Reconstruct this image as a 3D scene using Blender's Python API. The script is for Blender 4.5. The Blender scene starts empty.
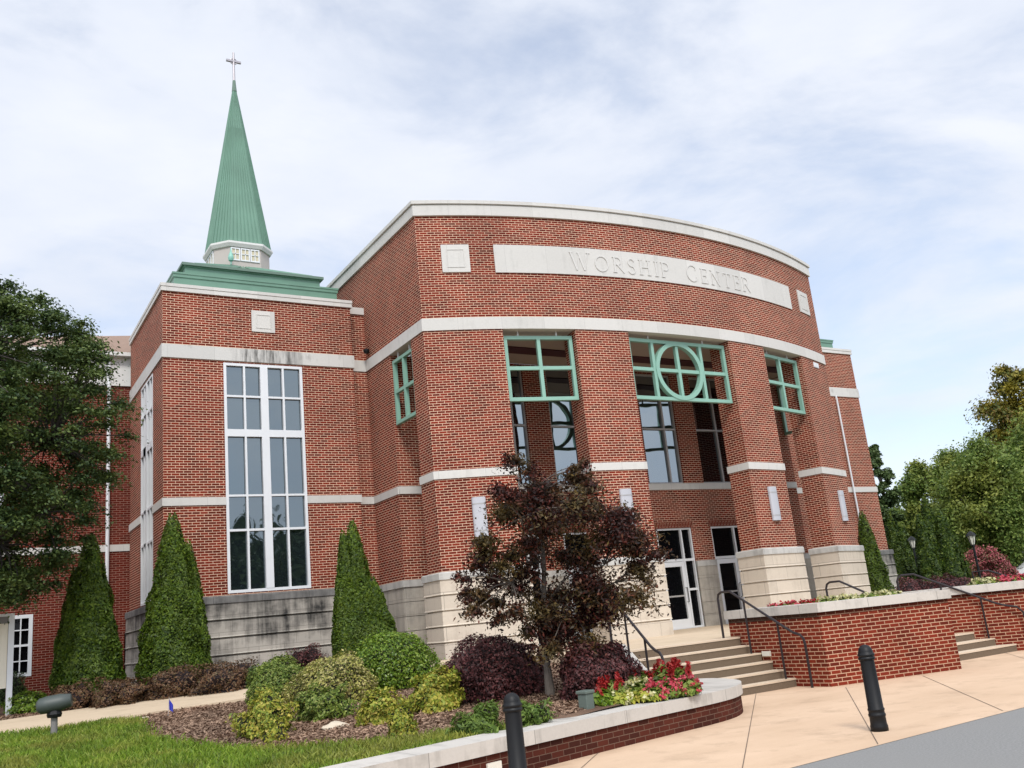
import bpy, bmesh, math, random
import numpy as np
from mathutils import Vector, Matrix

# ------------------------------------------------------------------ camera, sky, sun, exposure
S = bpy.context.scene
COL = S.collection
EYE = 1.62
F_PX, PITCH, ROLL, YAW = 928.2646, 0.2515, -0.1003, 0.5594
fw = Vector((math.sin(YAW)*math.cos(PITCH), math.cos(YAW)*math.cos(PITCH), math.sin(PITCH)))
r0 = Vector((math.cos(YAW), -math.sin(YAW), 0)); u0 = r0.cross(fw)
cr = r0*math.cos(ROLL)+u0*math.sin(ROLL); cu = -r0*math.sin(ROLL)+u0*math.cos(ROLL)
cd = bpy.data.cameras.new('camera'); cam = bpy.data.objects.new('camera', cd); COL.objects.link(cam)
cam.matrix_world = Matrix(((cr.x, cu.x, -fw.x, 0), (cr.y, cu.y, -fw.y, 0), (cr.z, cu.z, -fw.z, EYE), (0, 0, 0, 1)))
cd.sensor_width = 36; cd.lens = F_PX*36/1024; cd.clip_end = 3000; cd.clip_start = 0.1
S.camera = cam

SUN_EL, SUN_AZ = math.radians(48), math.radians(203)   # azimuth from +Y clockwise: behind the viewer, square to the front
sun_dir = Vector((math.sin(SUN_AZ)*math.cos(SUN_EL), math.cos(SUN_AZ)*math.cos(SUN_EL), math.sin(SUN_EL)))
W = bpy.data.worlds.new('World'); S.world = W; W.use_nodes = True
nt = W.node_tree; nt.nodes.clear()
def N(nt, t, **k):
    n = nt.nodes.new(t)
    for a, b in k.items():
        if a in n.inputs: n.inputs[a].default_value = b
        else: setattr(n, a, b)
    return n
L = lambda nt, a, b: nt.links.new(a, b)
wo = N(nt, 'ShaderNodeOutputWorld'); bg = N(nt, 'ShaderNodeBackground', Strength=0.08); L(nt, bg.outputs[0], wo.inputs[0])
sky = N(nt, 'ShaderNodeTexSky', sky_type='NISHITA', sun_disc=False, sun_elevation=SUN_EL, sun_rotation=SUN_AZ, dust_density=1.0, ozone_density=1.0)
tc = N(nt, 'ShaderNodeTexCoord'); mp = N(nt, 'ShaderNodeMapping'); mp.inputs['Scale'].default_value = (1.0, 1.0, 2.6)
mp.inputs['Location'].default_value = (0.35, 0.1, 0.0)
L(nt, tc.outputs['Generated'], mp.inputs[0])
n1 = N(nt, 'ShaderNodeTexNoise', Scale=2.3, Detail=7.0, Roughness=0.58, Distortion=0.35); L(nt, mp.outputs[0], n1.inputs['Vector'])
n2 = N(nt, 'ShaderNodeTexNoise', Scale=4.2, Detail=5.0, Roughness=0.55); L(nt, mp.outputs[0], n2.inputs['Vector'])
cov = N(nt, 'ShaderNodeMapRange', interpolation_type='SMOOTHSTEP'); cov.inputs[1].default_value = 0.30; cov.inputs[2].default_value = 0.56
cov.inputs[3].default_value = 0.44; cov.inputs[4].default_value = 1.0
L(nt, n1.outputs[0], cov.inputs[0])
shade = N(nt, 'ShaderNodeValToRGB'); shade.color_ramp.elements[0].position = 0.36; shade.color_ramp.elements[1].position = 0.66
shade.color_ramp.elements[0].color = (6.5, 6.95, 7.9, 1); shade.color_ramp.elements[1].color = (7.35, 7.65, 8.35, 1)
L(nt, n2.outputs[0], shade.inputs[0])
# brighter cloud toward the veiled sun
dt = N(nt, 'ShaderNodeVectorMath', operation='DOT_PRODUCT'); L(nt, tc.outputs['Generated'], dt.inputs[0]); dt.inputs[1].default_value = sun_dir
gl = N(nt, 'ShaderNodeMapRange'); gl.inputs[1].default_value = 0.1; gl.inputs[2].default_value = 1.0; gl.inputs[3].default_value = 1.0; gl.inputs[4].default_value = 1.9
L(nt, dt.outputs['Value'], gl.inputs[0])
mulc = N(nt, 'ShaderNodeVectorMath', operation='SCALE'); L(nt, shade.outputs[0], mulc.inputs[0]); L(nt, gl.outputs[0], mulc.inputs['Scale'])
bs = N(nt, 'ShaderNodeVectorMath', operation='SCALE'); L(nt, sky.outputs[0], bs.inputs[0]); bs.inputs['Scale'].default_value = 1.75
mixs = N(nt, 'ShaderNodeMix', data_type='RGBA'); L(nt, cov.outputs[0], mixs.inputs[0]); L(nt, bs.outputs[0], mixs.inputs[6]); L(nt, mulc.outputs[0], mixs.inputs[7])
L(nt, mixs.outputs[2], bg.inputs[0])
sl = bpy.data.lights.new('sun', 'SUN'); sl.energy = 1.5; sl.angle = math.radians(14); sl.color = (1.0, 0.95, 0.88)
so = bpy.data.objects.new('sun', sl); COL.objects.link(so); so.rotation_euler = sun_dir.to_track_quat('Z', 'Y').to_euler()
S.view_settings.view_transform = 'Standard'; S.view_settings.look = 'None'; S.view_settings.exposure = 0.64; S.view_settings.gamma = 1.0
S.render.engine = 'CYCLES'; S.cycles.max_bounces = 6; S.cycles.transparent_max_bounces = 4; S.cycles.caustics_reflective = False
S.cycles.caustics_refractive = False

# ------------------------------------------------------------------ helpers
def ray(px, py): return fw + cr*((px-512)/F_PX) - cu*((py-384)/F_PX)
def at(px, py, D): return Vector((0, 0, EYE)) + ray(px, py)*D
def T(x, y): return max(0.28, min(0.93, -0.19+0.02655*x+0.04235*y))
def on(px, py):                                  # where a sight line meets the sloping bed
    d = ray(px, py); t = 5.0
    while t < 60:
        q = Vector((0, 0, EYE))+d*t
        if q.z <= T(q.x, q.y): return q
        t += 0.02
    return q

def tag(o, label=None, cat=None, group=None, kind=None):
    if label: o['label'] = label
    if cat: o['category'] = cat
    if group: o['group'] = group
    if kind: o['kind'] = kind
    return o
def empty(name, loc, label, cat, group=None):
    o = bpy.data.objects.new(name, None); COL.objects.link(o); o.location = loc; o.empty_display_size = 0.2
    return tag(o, label, cat, group)

class Fr:                                        # a wall frame: u along the wall, z up, d outward
    def __init__(s, p0, t):
        s.p0 = Vector((p0[0], p0[1], 0)); s.t = Vector((t[0], t[1], 0)).normalized(); s.n = Vector((s.t.y, -s.t.x, 0))
    def p(s, u, z, d=0): return s.p0+s.t*u+s.n*d+Vector((0, 0, z))

class MB:
    def __init__(s): s.v = []; s.f = []; s.uv = []; s.m = []
    def face(s, pts, uv=None, m=0):
        b = len(s.v); pts = [Vector(q) for q in pts]; s.v += pts; s.f.append(tuple(range(b, b+len(pts))))
        if uv is None:
            n = Vector((0, 0, 0))
            for i in range(len(pts)):
                a, c = pts[i], pts[(i+1) % len(pts)]
                n += Vector(((a.y-c.y)*(a.z+c.z), (a.z-c.z)*(a.x+c.x), (a.x-c.x)*(a.y+c.y)))
            if n.length > 0: n.normalize()
            if abs(n.z) > 0.8: uv = [(q.x, q.y) for q in pts]
            else:
                t = Vector((-n.y, n.x, 0)).normalized(); uv = [(q.dot(t), q.z) for q in pts]
        s.uv.append(uv); s.m.append(m); return s
    def box(s, a, b, m=0):
        x0, y0, z0 = a; x1, y1, z1 = b
        return s.bar(Fr((x0, y0), (1, 0)), 0, x1-x0, z0, z1, -(y1-y0), 0, m)
    def bar(s, F, u0, u1, z0, z1, d0, d1, m=0):
        P = F.p
        s.face([P(u0, z0, d1), P(u1, z0, d1), P(u1, z1, d1), P(u0, z1, d1)], m=m)
        s.face([P(u1, z0, d0), P(u0, z0, d0), P(u0, z1, d0), P(u1, z1, d0)], m=m)
        s.face([P(u0, z0, d0), P(u0, z0, d1), P(u0, z1, d1), P(u0, z1, d0)], m=m)
        s.face([P(u1, z0, d1), P(u1, z0, d0), P(u1, z1, d0), P(u1, z1, d1)], m=m)
        s.face([P(u0, z1, d1), P(u1, z1, d1), P(u1, z1, d0), P(u0, z1, d0)], m=m)
        s.face([P(u0, z0, d0), P(u1, z0, d0), P(u1, z0, d1), P(u0, z0, d1)], m=m)
        return s
    def wall(s, F, u0, u1, z0, z1, holes=(), reveal=0.15, m=0):
        us = sorted({u0, u1, *[h[0] for h in holes], *[h[1] for h in holes]}); zs = sorted({z0, z1, *[h[2] for h in holes], *[h[3] for h in holes]})
        P = F.p
        for a, b in zip(us, us[1:]):
            for c, d in zip(zs, zs[1:]):
                uc, zc = (a+b)/2, (c+d)/2
                if any(h[0] < uc < h[1] and h[2] < zc < h[3] for h in holes): continue
                s.face([P(a, c), P(b, c), P(b, d), P(a, d)], [(a, c), (b, c), (b, d), (a, d)], m)
        for a, b, c, d in holes:
            r = -reveal
            s.face([P(a, c), P(a, d), P(a, d, r), P(a, c, r)], m=m); s.face([P(b, d), P(b, c), P(b, c, r), P(b, d, r)], m=m)
            s.face([P(a, d), P(b, d), P(b, d, r), P(a, d, r)], m=m); s.face([P(b, c), P(a, c), P(a, c, r), P(b, c, r)], m=m)
        return s
    def sweep(s, path, prof, closed=False, caps=True, m=0, u0=0.0):
        pts = [Vector((a[0], a[1], 0)) for a in path]; n = len(pts)
        def nor(a, b): t = (b-a).normalized(); return Vector((t.y, -t.x, 0))
        off = []
        for i in range(n):
            A = pts[i-1] if (i > 0 or closed) else None; B = pts[(i+1) % n] if (i < n-1 or closed) else None
            ns = []
            if A is not None: ns.append(nor(A, pts[i]))
            if B is not None: ns.append(nor(pts[i], B))
            if len(ns) == 1: off.append(ns[0])
            else:
                h = (ns[0]+ns[1]).normalized(); off.append(h/max(0.3, h.dot(ns[0])))
        us = [u0]
        for i in range(n if closed else n-1): us.append(us[-1]+(pts[(i+1) % n]-pts[i]).length)
        g = lambda i, k: pts[i % n]+off[i % n]*prof[k][0]+Vector((0, 0, prof[k][1]))
        for k in range(len(prof)-1):
            horiz = abs(prof[k+1][1]-prof[k][1]) < 1e-6
            for i in range(n if closed else n-1):
                va, vb = (prof[k][1], prof[k+1][1]) if not horiz else (prof[k][0], prof[k+1][0])
                s.face([g(i, k), g(i+1, k), g(i+1, k+1), g(i, k+1)], [(us[i], va), (us[i+1], va), (us[i+1], vb), (us[i], vb)], m)
        if not closed and caps and len(prof) > 2:
            s.face([g(0, k) for k in range(len(prof))], m=m); s.face([g(n-1, k) for k in range(len(prof)-1, -1, -1)], m=m)
        return s
    def prism(s, poly, z0, z1, m=0, mt=None, bottom=True):
        n = len(poly)
        for i in range(n):
            a, b = poly[i], poly[(i+1) % n]
            s.face([(a[0], a[1], z0), (b[0], b[1], z0), (b[0], b[1], z1), (a[0], a[1], z1)], m=m)
        s.face([(q[0], q[1], z1) for q in poly], m=m if mt is None else mt)
        if bottom: s.face([(q[0], q[1], z0) for q in reversed(poly)], m=m)
        return s
    def tube(s, pts, r, n=8, m=0, caps=True):
        pts = [Vector(q) for q in pts]; rr = r if isinstance(r, (list, tuple)) else [r]*len(pts)
        rings = []
        ref = None
        for i, q in enumerate(pts):
            d = (pts[min(i+1, len(pts)-1)]-pts[max(i-1, 0)]).normalized()
            if ref is None: ref = Vector((1, 0, 0)) if abs(d.x) < 0.8 else Vector((0, 1, 0))
            a = (ref-d*ref.dot(d)).normalized(); ref = a; b = d.cross(a)
            rings.append([q+(a*math.cos(2*math.pi*k/n)+b*math.sin(2*math.pi*k/n))*rr[i] for k in range(n)])
        for i in range(len(rings)-1):
            for k in range(n):
                s.face([rings[i][k], rings[i][(k+1) % n], rings[i+1][(k+1) % n], rings[i+1][k]], [(k/n, i), ((k+1)/n, i), ((k+1)/n, i+1), (k/n, i+1)], m)
        if caps: s.face(rings[0][::-1], m=m); s.face(rings[-1], m=m)
        return s
    def lathe(s, prof, n=24, c=(0, 0, 0), m=0):
        c = Vector(c); R = [[c+Vector((r*math.cos(2*math.pi*k/n), r*math.sin(2*math.pi*k/n), z)) for k in range(n)] for r, z in prof]
        for i in range(len(prof)-1):
            for k in range(n):
                s.face([R[i][k], R[i][(k+1) % n], R[i+1][(k+1) % n], R[i+1][k]], [(k/n, prof[i][1])]*4, m)
        return s
    def build(s, name, mats, parent=None, smooth=False, bevel=0, merge=True):
        me = bpy.data.meshes.new(name); me.from_pydata([tuple(q) for q in s.v], [], s.f)
        uvl = me.uv_layers.new(name='UVMap'); flat = [c for f in s.uv for q in f for c in q]; uvl.data.foreach_set('uv', flat)
        if not isinstance(mats, (list, tuple)): mats = [mats]
        for q in mats: me.materials.append(q)
        me.polygons.foreach_set('material_index', s.m)
        if merge:
            bm = bmesh.new(); bm.from_mesh(me); bmesh.ops.remove_doubles(bm, verts=bm.verts, dist=1e-4)
            big = [f for f in bm.faces if len(f.verts) > 4]
            if big: bmesh.ops.triangulate(bm, faces=big)
            bm.to_mesh(me); bm.free()
        if smooth: me.polygons.foreach_set('use_smooth', [True]*len(me.polygons))
        o = bpy.data.objects.new(name, me); COL.objects.link(o)
        if parent:
            o.parent = parent
            w = Vector((0, 0, 0)); q = parent
            while q: w += q.location; q = q.parent
            o.location = -w if parent.type == 'EMPTY' else (0, 0, 0)
        if bevel:
            b = o.modifiers.new('bevel', 'BEVEL'); b.width = bevel; b.segments = 2; b.limit_method = 'ANGLE'
        if smooth:
            pass
        return o

# ------------------------------------------------------------------ materials
MAT = {}
def mat(name):
    m = bpy.data.materials.new(name); m.use_nodes = True; m.node_tree.nodes.clear()
    out = N(m.node_tree, 'ShaderNodeOutputMaterial'); b = N(m.node_tree, 'ShaderNodeBsdfPrincipled'); L(m.node_tree, b.outputs[0], out.inputs[0])
    MAT[name] = m; return m, m.node_tree, b
def rgb(c): return (c[0], c[1], c[2], 1)
def mixc(nt, fac, a, b, mode='MIX'):
    n = N(nt, 'ShaderNodeMix', data_type='RGBA', blend_type=mode)
    for i, v in ((0, fac), (6, a), (7, b)):
        if hasattr(v, 'is_output') or isinstance(v, bpy.types.NodeSocket): L(nt, v, n.inputs[i])
        else: n.inputs[i].default_value = v if i == 0 else rgb(v)
    return n.outputs[2]
def noise(nt, scale, detail=4, rough=0.55, vec=None, sc=None, dist=0.0):
    n = N(nt, 'ShaderNodeTexNoise', Scale=scale, Detail=detail, Roughness=rough, Distortion=dist)
    if vec is None: vec = N(nt, 'ShaderNodeTexCoord').outputs['Object']
    if sc:
        m = N(nt, 'ShaderNodeMapping'); m.inputs['Scale'].default_value = sc; L(nt, vec, m.inputs[0]); vec = m.outputs[0]
    L(nt, vec, n.inputs['Vector']); return n.outputs[0]
def ramp(nt, src, p0, p1, c0=(0, 0, 0), c1=(1, 1, 1)):
    r = N(nt, 'ShaderNodeValToRGB'); e = r.color_ramp.elements; e[0].position = p0; e[1].position = p1; e[0].color = rgb(c0); e[1].color = rgb(c1)
    L(nt, src, r.inputs[0]); return r.outputs[0]
def bump(nt, b, src, strength=0.3, dist=0.01):
    n = N(nt, 'ShaderNodeBump', Strength=strength, Distance=dist); L(nt, src, n.inputs['Height']); L(nt, n.outputs[0], b.inputs['Normal'])
def uvn(nt): return N(nt, 'ShaderNodeUVMap', uv_map='UVMap').outputs[0]

def plain(name, c, rough=0.6, metal=0.0, var=0.12, scale=3.0, spec=0.5):
    m, nt, b = mat(name)
    f = noise(nt, scale, 5)
    L(nt, mixc(nt, f, tuple(x*(1-var) for x in c), tuple(min(1, x*(1+var)) for x in c)), b.inputs['Base Color'])
    b.inputs['Roughness'].default_value = rough; b.inputs['Metallic'].default_value = metal; b.inputs['Specular IOR Level'].default_value = spec
    return m
def brick_mat(name, c1, c2, mortar, w=0.203, h=0.0677, ms=0.0105, tone=1.0):
    m, nt, b = mat(name); uv = uvn(nt)
    t = N(nt, 'ShaderNodeTexBrick', offset=0.5, **{'Scale': 1.0, 'Mortar Size': ms/2, 'Mortar Smooth': 0.1, 'Bias': -0.15, 'Brick Width': w, 'Row Height': h})
    t.inputs['Color1'].default_value = rgb(c1); t.inputs['Color2'].default_value = rgb(c2); t.inputs['Mortar'].default_value = rgb(mortar)
    L(nt, uv, t.inputs['Vector'])
    big = ramp(nt, noise(nt, 0.55, 6, 0.68), 0.36, 0.66)
    c = mixc(nt, 0.38, t.outputs[0], mixc(nt, big, (0.55, 0.5, 0.48), (1.35, 1.32, 1.25)), 'MULTIPLY')
    gr = noise(nt, 60, 2, 0.6)
    c = mixc(nt, 0.25, c, mixc(nt, gr, (0.5, 0.5, 0.5), (1.4, 1.4, 1.4)), 'MULTIPLY')
    L(nt, c, b.inputs['Base Color']); b.inputs['Roughness'].default_value = 0.9; b.inputs['Specular IOR Level'].default_value = 0.12
    inv = N(nt, 'ShaderNodeMath', operation='SUBTRACT'); inv.inputs[0].default_value = 1; L(nt, t.outputs[1], inv.inputs[1])
    bump(nt, b, inv.outputs[0], 0.5, 0.006)
    return m
BRICK = brick_mat('red_brick', (0.212, 0.0295, 0.0150), (0.082, 0.0140, 0.0090), (0.75, 0.53, 0.39), ms=0.0130)
BRICKA = brick_mat('shaded_annex_brick', (0.140, 0.018, 0.011), (0.080, 0.012, 0.008), (0.34, 0.20, 0.15), ms=0.012)  # thin dark mortar; the annex wall's shade is also put into the colours
BRICKR = brick_mat('red_brick_soldier', (0.175, 0.028, 0.016), (0.11, 0.018, 0.011), (0.46, 0.30, 0.22), w=0.203, h=0.0677)
BRICKL = brick_mat('low_wall_brick', (0.200, 0.029, 0.0145), (0.095, 0.016, 0.009), (0.55, 0.36, 0.24), w=0.203, h=0.0677, ms=0.0135)
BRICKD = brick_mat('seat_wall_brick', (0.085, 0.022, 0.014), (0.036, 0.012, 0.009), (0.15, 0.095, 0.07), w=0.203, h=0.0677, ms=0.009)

def stone_mat(name, base, stain_c, stain_lo, stain_hi, bw=1.15, bh=0.423, streak=True, joint=0.55, joffz=0.0, vgrad=0.0):
    m, nt, b = mat(name); uv = uvn(nt)
    mp = N(nt, 'ShaderNodeMapping'); mp.inputs['Location'].default_value = (0.3, joffz, 0); L(nt, uv, mp.inputs[0])
    t = N(nt, 'ShaderNodeTexBrick', offset=0.5, **{'Scale': 1.0, 'Mortar Size': 0.006, 'Mortar Smooth': 0.3, 'Bias': 0.0, 'Brick Width': bw, 'Row Height': bh})
    t.inputs['Color1'].default_value = rgb(tuple(x*1.04 for x in base)); t.inputs['Color2'].default_value = rgb(tuple(x*0.92 for x in base)); t.inputs['Mortar'].default_value = rgb(tuple(x*joint for x in base))
    L(nt, mp.outputs[0], t.inputs['Vector'])
    f1 = noise(nt, 1.0, 6, 0.62, uv, (5.0, 0.55, 1.0) if streak else (1.5, 1.5, 1.5))
    f2 = noise(nt, 1.0, 5, 0.65, uv, (1.1, 1.6, 1))
    mm = N(nt, 'ShaderNodeMath', operation='ADD'); L(nt, f1, mm.inputs[0]); L(nt, f2, mm.inputs[1])
    hf = N(nt, 'ShaderNodeMath', operation='MULTIPLY'); hf.inputs[1].default_value = 0.5; L(nt, mm.outputs[0], hf.inputs[0])
    if vgrad:
        sv = N(nt, 'ShaderNodeSeparateXYZ'); L(nt, uv, sv.inputs[0]); g1 = N(nt, 'ShaderNodeMath', operation='MULTIPLY_ADD'); L(nt, sv.outputs[1], g1.inputs[0]); g1.inputs[1].default_value = vgrad; g1.inputs[2].default_value = -vgrad*2.15
        g2 = N(nt, 'ShaderNodeMath', operation='ADD'); L(nt, hf.outputs[0], g2.inputs[0]); L(nt, g1.outputs[0], g2.inputs[1]); hf = g2
    c = mixc(nt, ramp(nt, hf.outputs[0], stain_lo, stain_hi), t.outputs[0], stain_c)
    g = noise(nt, 25, 4, 0.6); c = mixc(nt, 0.2, c, mixc(nt, g, (0.55, 0.55, 0.55), (1.35, 1.35, 1.35)), 'MULTIPLY')
    L(nt, c, b.inputs['Base Color']); b.inputs['Roughness'].default_value = 0.85; b.inputs['Specular IOR Level'].default_value = 0.3
    bump(nt, b, g, 0.25, 0.006)
    return m
LIME = stone_mat('limestone', (0.60, 0.525, 0.43), (0.40, 0.34, 0.27), 0.50, 0.75)
LIMED = stone_mat('weathered_limestone', (0.44, 0.41, 0.36), (0.038, 0.037, 0.035), 0.42, 0.64, bw=0.64, vgrad=0.09)
LIMEM = stone_mat('greyed_limestone', (0.46, 0.42, 0.36), (0.20, 0.19, 0.17), 0.44, 0.72)
TRIM = stone_mat('cast_stone_trim', (0.60, 0.585, 0.55), (0.44, 0.43, 0.40), 0.52, 0.8, bw=1.22, bh=5.0, joint=0.8, joffz=1.3)
TRIMS = stone_mat('stained_trim', (0.57, 0.56, 0.53), (0.22, 0.215, 0.20), 0.54, 0.72, bw=1.22, bh=5.0, joint=0.8, joffz=1.3)
def local_stain(m, x0, x1, c):
    nt = m.node_tree; b = [n for n in nt.nodes if n.type == 'BSDF_PRINCIPLED'][0]; src = b.inputs['Base Color'].links[0].from_socket
    tcn = N(nt, 'ShaderNodeTexCoord'); sx_ = N(nt, 'ShaderNodeSeparateXYZ'); L(nt, tcn.outputs['Object'], sx_.inputs[0])
    d = N(nt, 'ShaderNodeMath', operation='SUBTRACT'); L(nt, sx_.outputs[0], d.inputs[0]); d.inputs[1].default_value = (x0+x1)/2
    a = N(nt, 'ShaderNodeMath', operation='ABSOLUTE'); L(nt, d.outputs[0], a.inputs[0])
    mr = N(nt, 'ShaderNodeMapRange', interpolation_type='SMOOTHSTEP'); mr.inputs[1].default_value = (x1-x0)*.25; mr.inputs[2].default_value = (x1-x0)*.6; mr.inputs[3].default_value = 1; mr.inputs[4].default_value = 0
    L(nt, a.outputs[0], mr.inputs[0])
    st = ramp(nt, noise(nt, 1.0, 6, .7, None, (9, 9, .9)), .42, .66)
    mu = N(nt, 'ShaderNodeMath', operation='MULTIPLY'); L(nt, mr.outputs[0], mu.inputs[0]); L(nt, st, mu.inputs[1])
    L(nt, mixc(nt, mu.outputs[0], src, c), b.inputs['Base Color'])
local_stain(TRIMS, 6.5, 8.5, (0.09, 0.088, 0.082))
CAPM = stone_mat('base_cap_stone', (0.50, 0.49, 0.46), (0.22, 0.21, 0.20), 0.48, 0.72, bw=1.2, bh=5.0, joint=0.5, joffz=1.3)
CAPD = stone_mat('dark_cap_stone', (0.22, 0.215, 0.205), (0.05, 0.05, 0.05), 0.40, 0.66, bw=1.2, bh=5.0, joint=0.4, joffz=1.3)
COPE = stone_mat('coping_stone', (0.53, 0.50, 0.455), (0.24, 0.225, 0.20), 0.50, 0.74, bw=1.5, bh=6.0, joint=0.5, joffz=2.1)

GREEN = plain('green_painted_steel', (0.235, 0.43, 0.345), 0.45, 0, 0.08)
ROOFG = plain('green_metal_roof', (0.125, 0.245, 0.178), 0.42, 0.0, 0.26, 1.2)
ROOFD = plain('green_roof_edge', (0.12, 0.19, 0.15), 0.6, 0, 0.2)
WHITE = plain('white_aluminium', (0.70, 0.72, 0.74), 0.45, 0, 0.04)
GREYF = plain('grey_aluminium', (0.42, 0.41, 0.40), 0.45, 0.2, 0.05)
SIDING = plain('grey_beige_siding', (0.46, 0.42, 0.385), 0.7, 0, 0.06)
WSIDE = plain('white_trim_board', (0.66, 0.66, 0.64), 0.7, 0, 0.06)
TANROOF = plain('tan_shingle', (0.26, 0.175, 0.13), 0.85, 0, 0.15, 6)
CEIL = plain('taupe_ceiling', (0.40, 0.33, 0.28), 0.8, 0, 0.05)
SOFFIT = plain('lit_soffit', (0.55, 0.50, 0.45), 0.8, 0, 0.05)  # lighter than the ceiling: light near the porch edge put into the colour
SLOT = plain('maroon_soffit_strip', (0.06, 0.014, 0.018), 0.7, 0, 0.2)
BLACK = plain('black_iron', (0.0065, 0.007, 0.008), 0.5, 0, 0.25, 9, 0.3)
RAILM = plain('bronze_rail', (0.026, 0.020, 0.022), 0.4, 0.3, 0.15)
SCONCE = plain('pale_grey_glass', (0.47, 0.48, 0.52), 0.5, 0, 0.05)
GREYG = plain('grey_green_paint', (0.055, 0.068, 0.062), 0.5, 0, 0.12)
BOXG = plain('utility_green', (0.11, 0.14, 0.12), 0.6, 0, 0.12)
CREAM = plain('cream_panel', (0.74, 0.69, 0.57), 0.5, 0, 0.04)
GREYT = plain('dark_header', (0.19, 0.18, 0.175), 0.5, 0, 0.05)
BLIND = plain('cream_blind', (0.55, 0.50, 0.36), 0.8, 0, 0.06)
LETTER = plain('letter_stone', (0.585, 0.57, 0.54), 0.85, 0, 0.06)
DARKIN = plain('dark_interior', (0.012, 0.012, 0.013), 0.9, 0, 0.2)
BLUE = plain('blue_flag_plastic', (0.04, 0.05, 0.42), 0.5)
ROCKM = plain('pale_rock', (0.56, 0.48, 0.37), 0.9, 0, 0.25, 8)
TEAL = plain('verdigris', (0.22, 0.46, 0.38), 0.5, 0, 0.15)
CAR = plain('white_car_paint', (0.7, 0.7, 0.7), 0.25, 0, 0.03)
RUBBER = plain('tyre_rubber', (0.02, 0.02, 0.02), 0.8)
LENS = plain('lamp_glass', (0.7, 0.68, 0.6), 0.3, 0, 0.03)
JOINT = plain('joint_filler', (0.13, 0.095, 0.07), 0.9)

def glass_mat(name, tint, fac, dark):
    m, nt, b = mat(name); nt.nodes.remove(b)
    out = [n for n in nt.nodes if n.type == 'OUTPUT_MATERIAL'][0]
    d = N(nt, 'ShaderNodeBsdfDiffuse'); d.inputs[0].default_value = rgb(dark)
    g = N(nt, 'ShaderNodeBsdfGlossy'); g.inputs[0].default_value = rgb(tint); g.inputs['Roughness'].default_value = 0.015
    nz = noise(nt, 0.7, 2); bp = N(nt, 'ShaderNodeBump', Strength=0.16, Distance=0.06); L(nt, nz, bp.inputs['Height']); L(nt, bp.outputs[0], g.inputs['Normal'])
    fr = N(nt, 'ShaderNodeFresnel', IOR=1.5)
    mr = N(nt, 'ShaderNodeMapRange'); mr.inputs[1].default_value = 0.04; mr.inputs[2].default_value = 1; mr.inputs[3].default_value = fac; mr.inputs[4].default_value = 1
    L(nt, fr.outputs[0], mr.inputs[0])
    mx = N(nt, 'ShaderNodeMixShader'); L(nt, mr.outputs[0], mx.inputs[0]); L(nt, d.outputs[0], mx.inputs[1]); L(nt, g.outputs[0], mx.inputs[2]); L(nt, mx.outputs[0], out.inputs[0])
    return m
GLASS = glass_mat('window_glass', (0.50, 0.585, 0.63), 0.30, (0.012, 0.018, 0.02))
GLASSB = glass_mat('bay_glass', (0.70, 0.80, 0.86), 0.36, (0.008, 0.010, 0.012))
GLASSD = glass_mat('door_glass', (0.42, 0.44, 0.48), 0.03, (0.004, 0.004, 0.005))

def foliage(name, cols, trans=0.25, rough=0.55, cols2=None, patch=1.6):
    m, nt, b = mat(name); nt.nodes.remove(b)
    out = [n for n in nt.nodes if n.type == 'OUTPUT_MATERIAL'][0]
    g = N(nt, 'ShaderNodeNewGeometry'); r = N(nt, 'ShaderNodeValToRGB'); L(nt, g.outputs['Random Per Island'], r.inputs[0])
    e = r.color_ramp.elements; k = len(cols)
    e[0].position = 0; e[0].color = rgb(cols[0]); e[1].position = 1; e[1].color = rgb(cols[-1])
    for i in range(1, k-1):
        q = e.new(i/(k-1)); q.color = rgb(cols[i])
    base_c = r.outputs[0]
    if cols2:
        r2 = N(nt, 'ShaderNodeValToRGB'); L(nt, g.outputs['Random Per Island'], r2.inputs[0]); e2 = r2.color_ramp.elements
        e2[0].color = rgb(cols2[0]); e2[1].color = rgb(cols2[-1])
        base_c = mixc(nt, ramp(nt, noise(nt, patch, 2), .46, .62), base_c, r2.outputs[0])
    f = noise(nt, 1.1, 3); c = mixc(nt, 0.6, base_c, mixc(nt, ramp(nt, f, 0.3, 0.7), (0.6, 0.62, 0.55), (1.4, 1.35, 1.2)), 'MULTIPLY')
    p = N(nt, 'ShaderNodeBsdfPrincipled', Roughness=rough); p.inputs['Specular IOR Level'].default_value = 0.35; L(nt, c, p.inputs['Base Color'])
    t = N(nt, 'ShaderNodeBsdfTranslucent'); L(nt, c, t.inputs[0])
    mx = N(nt, 'ShaderNodeMixShader'); mx.inputs[0].default_value = trans; L(nt, p.outputs[0], mx.inputs[1]); L(nt, t.outputs[0], mx.inputs[2]); L(nt, mx.outputs[0], out.inputs[0])
    return m
LF_ELM = foliage('elm_leaf', [(0.022, 0.046, 0.019), (0.042, 0.080, 0.026), (0.068, 0.114, 0.033), (0.13, 0.178, 0.050)], .3, cols2=[(0.055, 0.095, 0.024), (0.155, 0.205, 0.052)], patch=.8)
LF_MAPLE = foliage('maple_leaf', [(0.014, 0.008, 0.008), (0.032, 0.013, 0.011), (0.064, 0.020, 0.015), (0.15, 0.032, 0.022)], .3, cols2=[(0.030, 0.026, 0.010), (0.155, 0.105, 0.032)], patch=1.5)
LF_ARB = foliage('arborvitae_leaf', [(0.022, 0.050, 0.005), (0.052, 0.100, 0.007), (0.088, 0.150, 0.010), (0.15, 0.215, 0.018)], 0.2, cols2=[(0.03, 0.062, 0.006), (0.105, 0.155, 0.014)], patch=2.2)
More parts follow.
